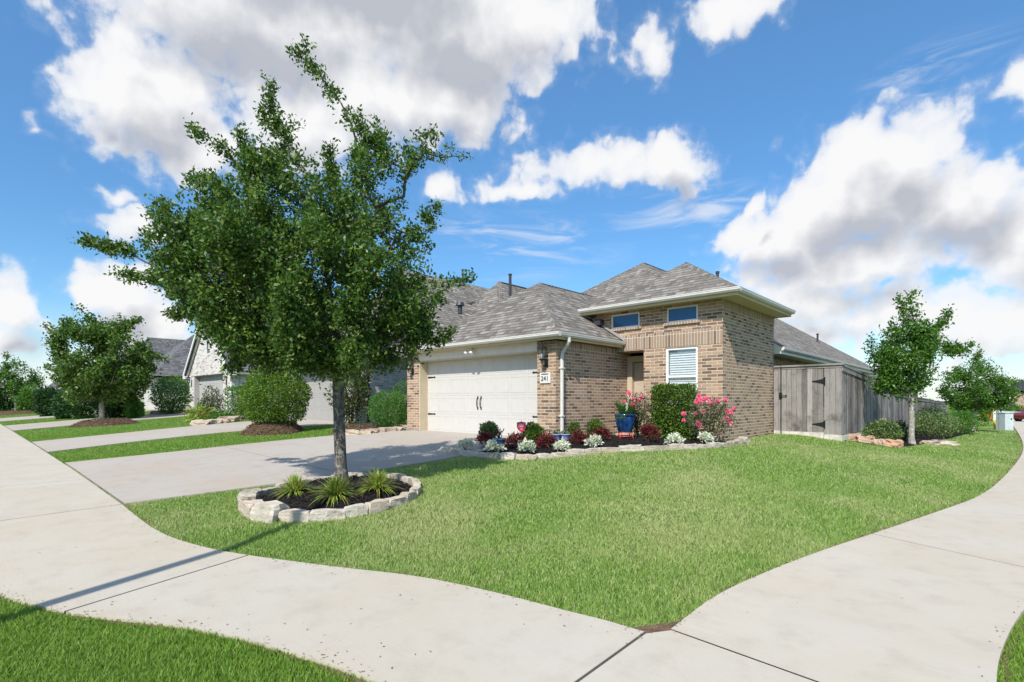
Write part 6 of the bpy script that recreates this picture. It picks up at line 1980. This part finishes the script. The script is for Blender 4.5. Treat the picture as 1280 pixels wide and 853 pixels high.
for i, (x, w, top, l) in enumerate([(103, 46, 484, 'bright leafy bush left behind the left front tree trunk'), (146, 42, 486, 'dark bush right behind the left front tree trunk'), (168, 16, 500, 'small bush right of the dark one behind the left front tree')]):
    big(x, 523.5, w, top, 'leafy_bush', l, [M['dark'], M['dark'], M['bright']][i], 6500, .12, 75 + i, lump=.2)
for i, (x, w, top, yb, l) in enumerate([(60, 24, 486, 521, 'dark bush between the two left trees'), (38, 26, 488, 517, 'dark bush behind the farthest mound'), (8, 40, 484, 516, 'dark hedge at the left edge of the photo'), (-20, 40, 484, 517, 'dark hedge just past the left edge'), (79, 16, 496, 524, 'round dark bush left of the bark mound')]):
    big(x, yb, w, top, 'leafy_bush', l, M['dark'] if i % 2 == 0 else M['oak2'], 3200, .2, 85 + i, lump=.2)
for i, (x, yb, w, top, l, m_, n) in enumerate([(1103, 555, 40, 527, 'pale-edged round shrub at the fence corner rocks', 'varieg', 3200), (1126, 552, 16, 527, 'thin dark shrub left of the side oak trunk', 'dark', 900), (1166, 547, 46, 517, 'pale-edged shrub right of the side oak', 'varieg', 3600), (1164, 541, 30, 506, 'taller dark camellia behind the pale-edged shrubs', 'dark', 2600), (1203, 543, 34, 514, 'green shrub farther along the fence bed', 'bright', 3000), (1184, 545, 22, 519, 'small pale-edged shrub mid fence bed', 'varieg', 1500)]):
    big(x, yb, w, top, 'fence_shrub', l, M[m_], n, .07, 95 + i, lump=.14)
# yellow flowers along the far fence
for i, (x, w) in enumerate([(1231, 10), (1240, 8)]):
    p = at(x, 62)
    shrub('flower_bush', ['left patch of yellow flowers beyond the lawn end', 'right patch of yellow flowers behind the hydrant'][i], p, (w / 2 / 650 * 62 * 1.4, .6), 1.1, M['yellow'], 900, .16, 110 + i)
p = at(1267, 64); shrub('low_hedge', 'low green hedge behind the far white wall', p, (2.2, .6), 1.1, M['bright'], 1800, .2, 113, cat='hedge')

# ------------------------------------------------------------------ grass blades
def blades():
    rr = np.random.default_rng(99); out = []
    bands = [(2.2, 4, 11000), (4, 6, 7500), (6, 9, 4000), (9, 13, 1800), (13, 20, 600), (20, 34, 150), (34, 60, 40)]
    for d0, d1, rho in bands:
        # area of the view wedge (slightly wider than the frame)
        A = 2 * 1.12 * (d1 ** 2 - d0 ** 2) / 2
        n = int(A * rho)
        d = np.sqrt(rr.uniform(d0 ** 2, d1 ** 2, n)); c = rr.uniform(-1.12, 1.12, n) * d
        x = CX * c - SX_ * d; y = SX_ * c + CX * d; P = np.stack([x, y], 1)
        keep = (y > .0) | (x > -10); keep &= ~((x > 3.7) & (x < 11.1))
        for e in EXCL:
            lo, hi = e[:, :2].min(0), e[:, :2].max(0)
            idx = np.where(keep & (x > lo[0]) & (x < hi[0]) & (y > lo[1]) & (y < hi[1]))[0]
            if len(idx): keep[idx[pip(P[idx], e)]] = False
        P = P[keep]; d = d[keep]; n = len(P); z = terrain(P[:, 0], P[:, 1])
        # clumps: height varies softly
        hv = 1 + .22 * np.sin(P[:, 0] * 2.1 + np.sin(P[:, 1] * 1.3) * 2) * np.sin(P[:, 1] * 1.7 + 1)
        h = rr.uniform(.022, .046, n) * hv; w = rr.uniform(.0022, .0042, n) * (1 + d / 5.5)
        a = rr.uniform(0, 2 * math.pi, n); lean = rr.uniform(.1, .9, n) * h
        b = rr.uniform(0, 2 * math.pi, n)
        B = np.c_[P, z]; s = np.c_[np.cos(a) * w, np.sin(a) * w, np.zeros(n)]
        tip = B + np.c_[np.cos(b) * lean, np.sin(b) * lean, h]
        out.append(np.stack([B - s, B + s, tip], 1))
    V = np.concatenate(out); print('grass blades', len(V))
    x, y = V[:, 0, 0], V[:, 0, 1]
    yn = np.interp(x, An[:, 0], An[:, 1])
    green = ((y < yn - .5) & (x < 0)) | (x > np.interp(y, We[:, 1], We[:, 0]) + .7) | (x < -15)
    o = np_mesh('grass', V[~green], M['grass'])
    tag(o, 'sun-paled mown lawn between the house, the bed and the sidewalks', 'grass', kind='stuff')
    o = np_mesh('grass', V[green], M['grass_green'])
    tag(o, 'deeper green grass strips by the street and between the drives', 'grass', kind='stuff')


blades()


# ------------------------------------------------------------------ dry leaves and clippings along the edges
def litter():
    rr = np.random.default_rng(123); P = []
    for pl, n in ((An, 420), (As, 420), (We, 520), (Ee, 200)):
        i = rr.integers(0, len(pl) - 1, n); t = rr.random(n)[:, None]
        q = pl[i] * (1 - t) + pl[i + 1] * t + rr.normal(size=(n, 2)) * .05 * (1 + 4 * (rr.random((n, 1)) < .12))
        P.append(q)
    q = rr.uniform((-15, 1), (-8.2, 9), (160, 2)); P.append(q)
    q = rr.uniform((-9, 0), (-2, 3), (70, 2)); P.append(q)
    P = np.concatenate(P); P = P[P[:, 1] < 24]; z = terrain(P[:, 0], P[:, 1]) + .038
    V = leaves(np.c_[P, z], .022, .5, 0, rr); V[:, :, 2] = z[:, None] + np.abs(V[:, :, 2] - z[:, None]) * .3
    o = np_mesh('dry_leaves', V, M['litter']); tag(o, 'small dry leaves and clippings along the walk edges', 'leaf litter', kind='stuff')


M['litter'] = leaf_mat('dry_leaf_bits', [(.12, .07, .035), (.22, .14, .07), (.3, .22, .12), (.12, .16, .04)], .8, .1, .2)
litter()
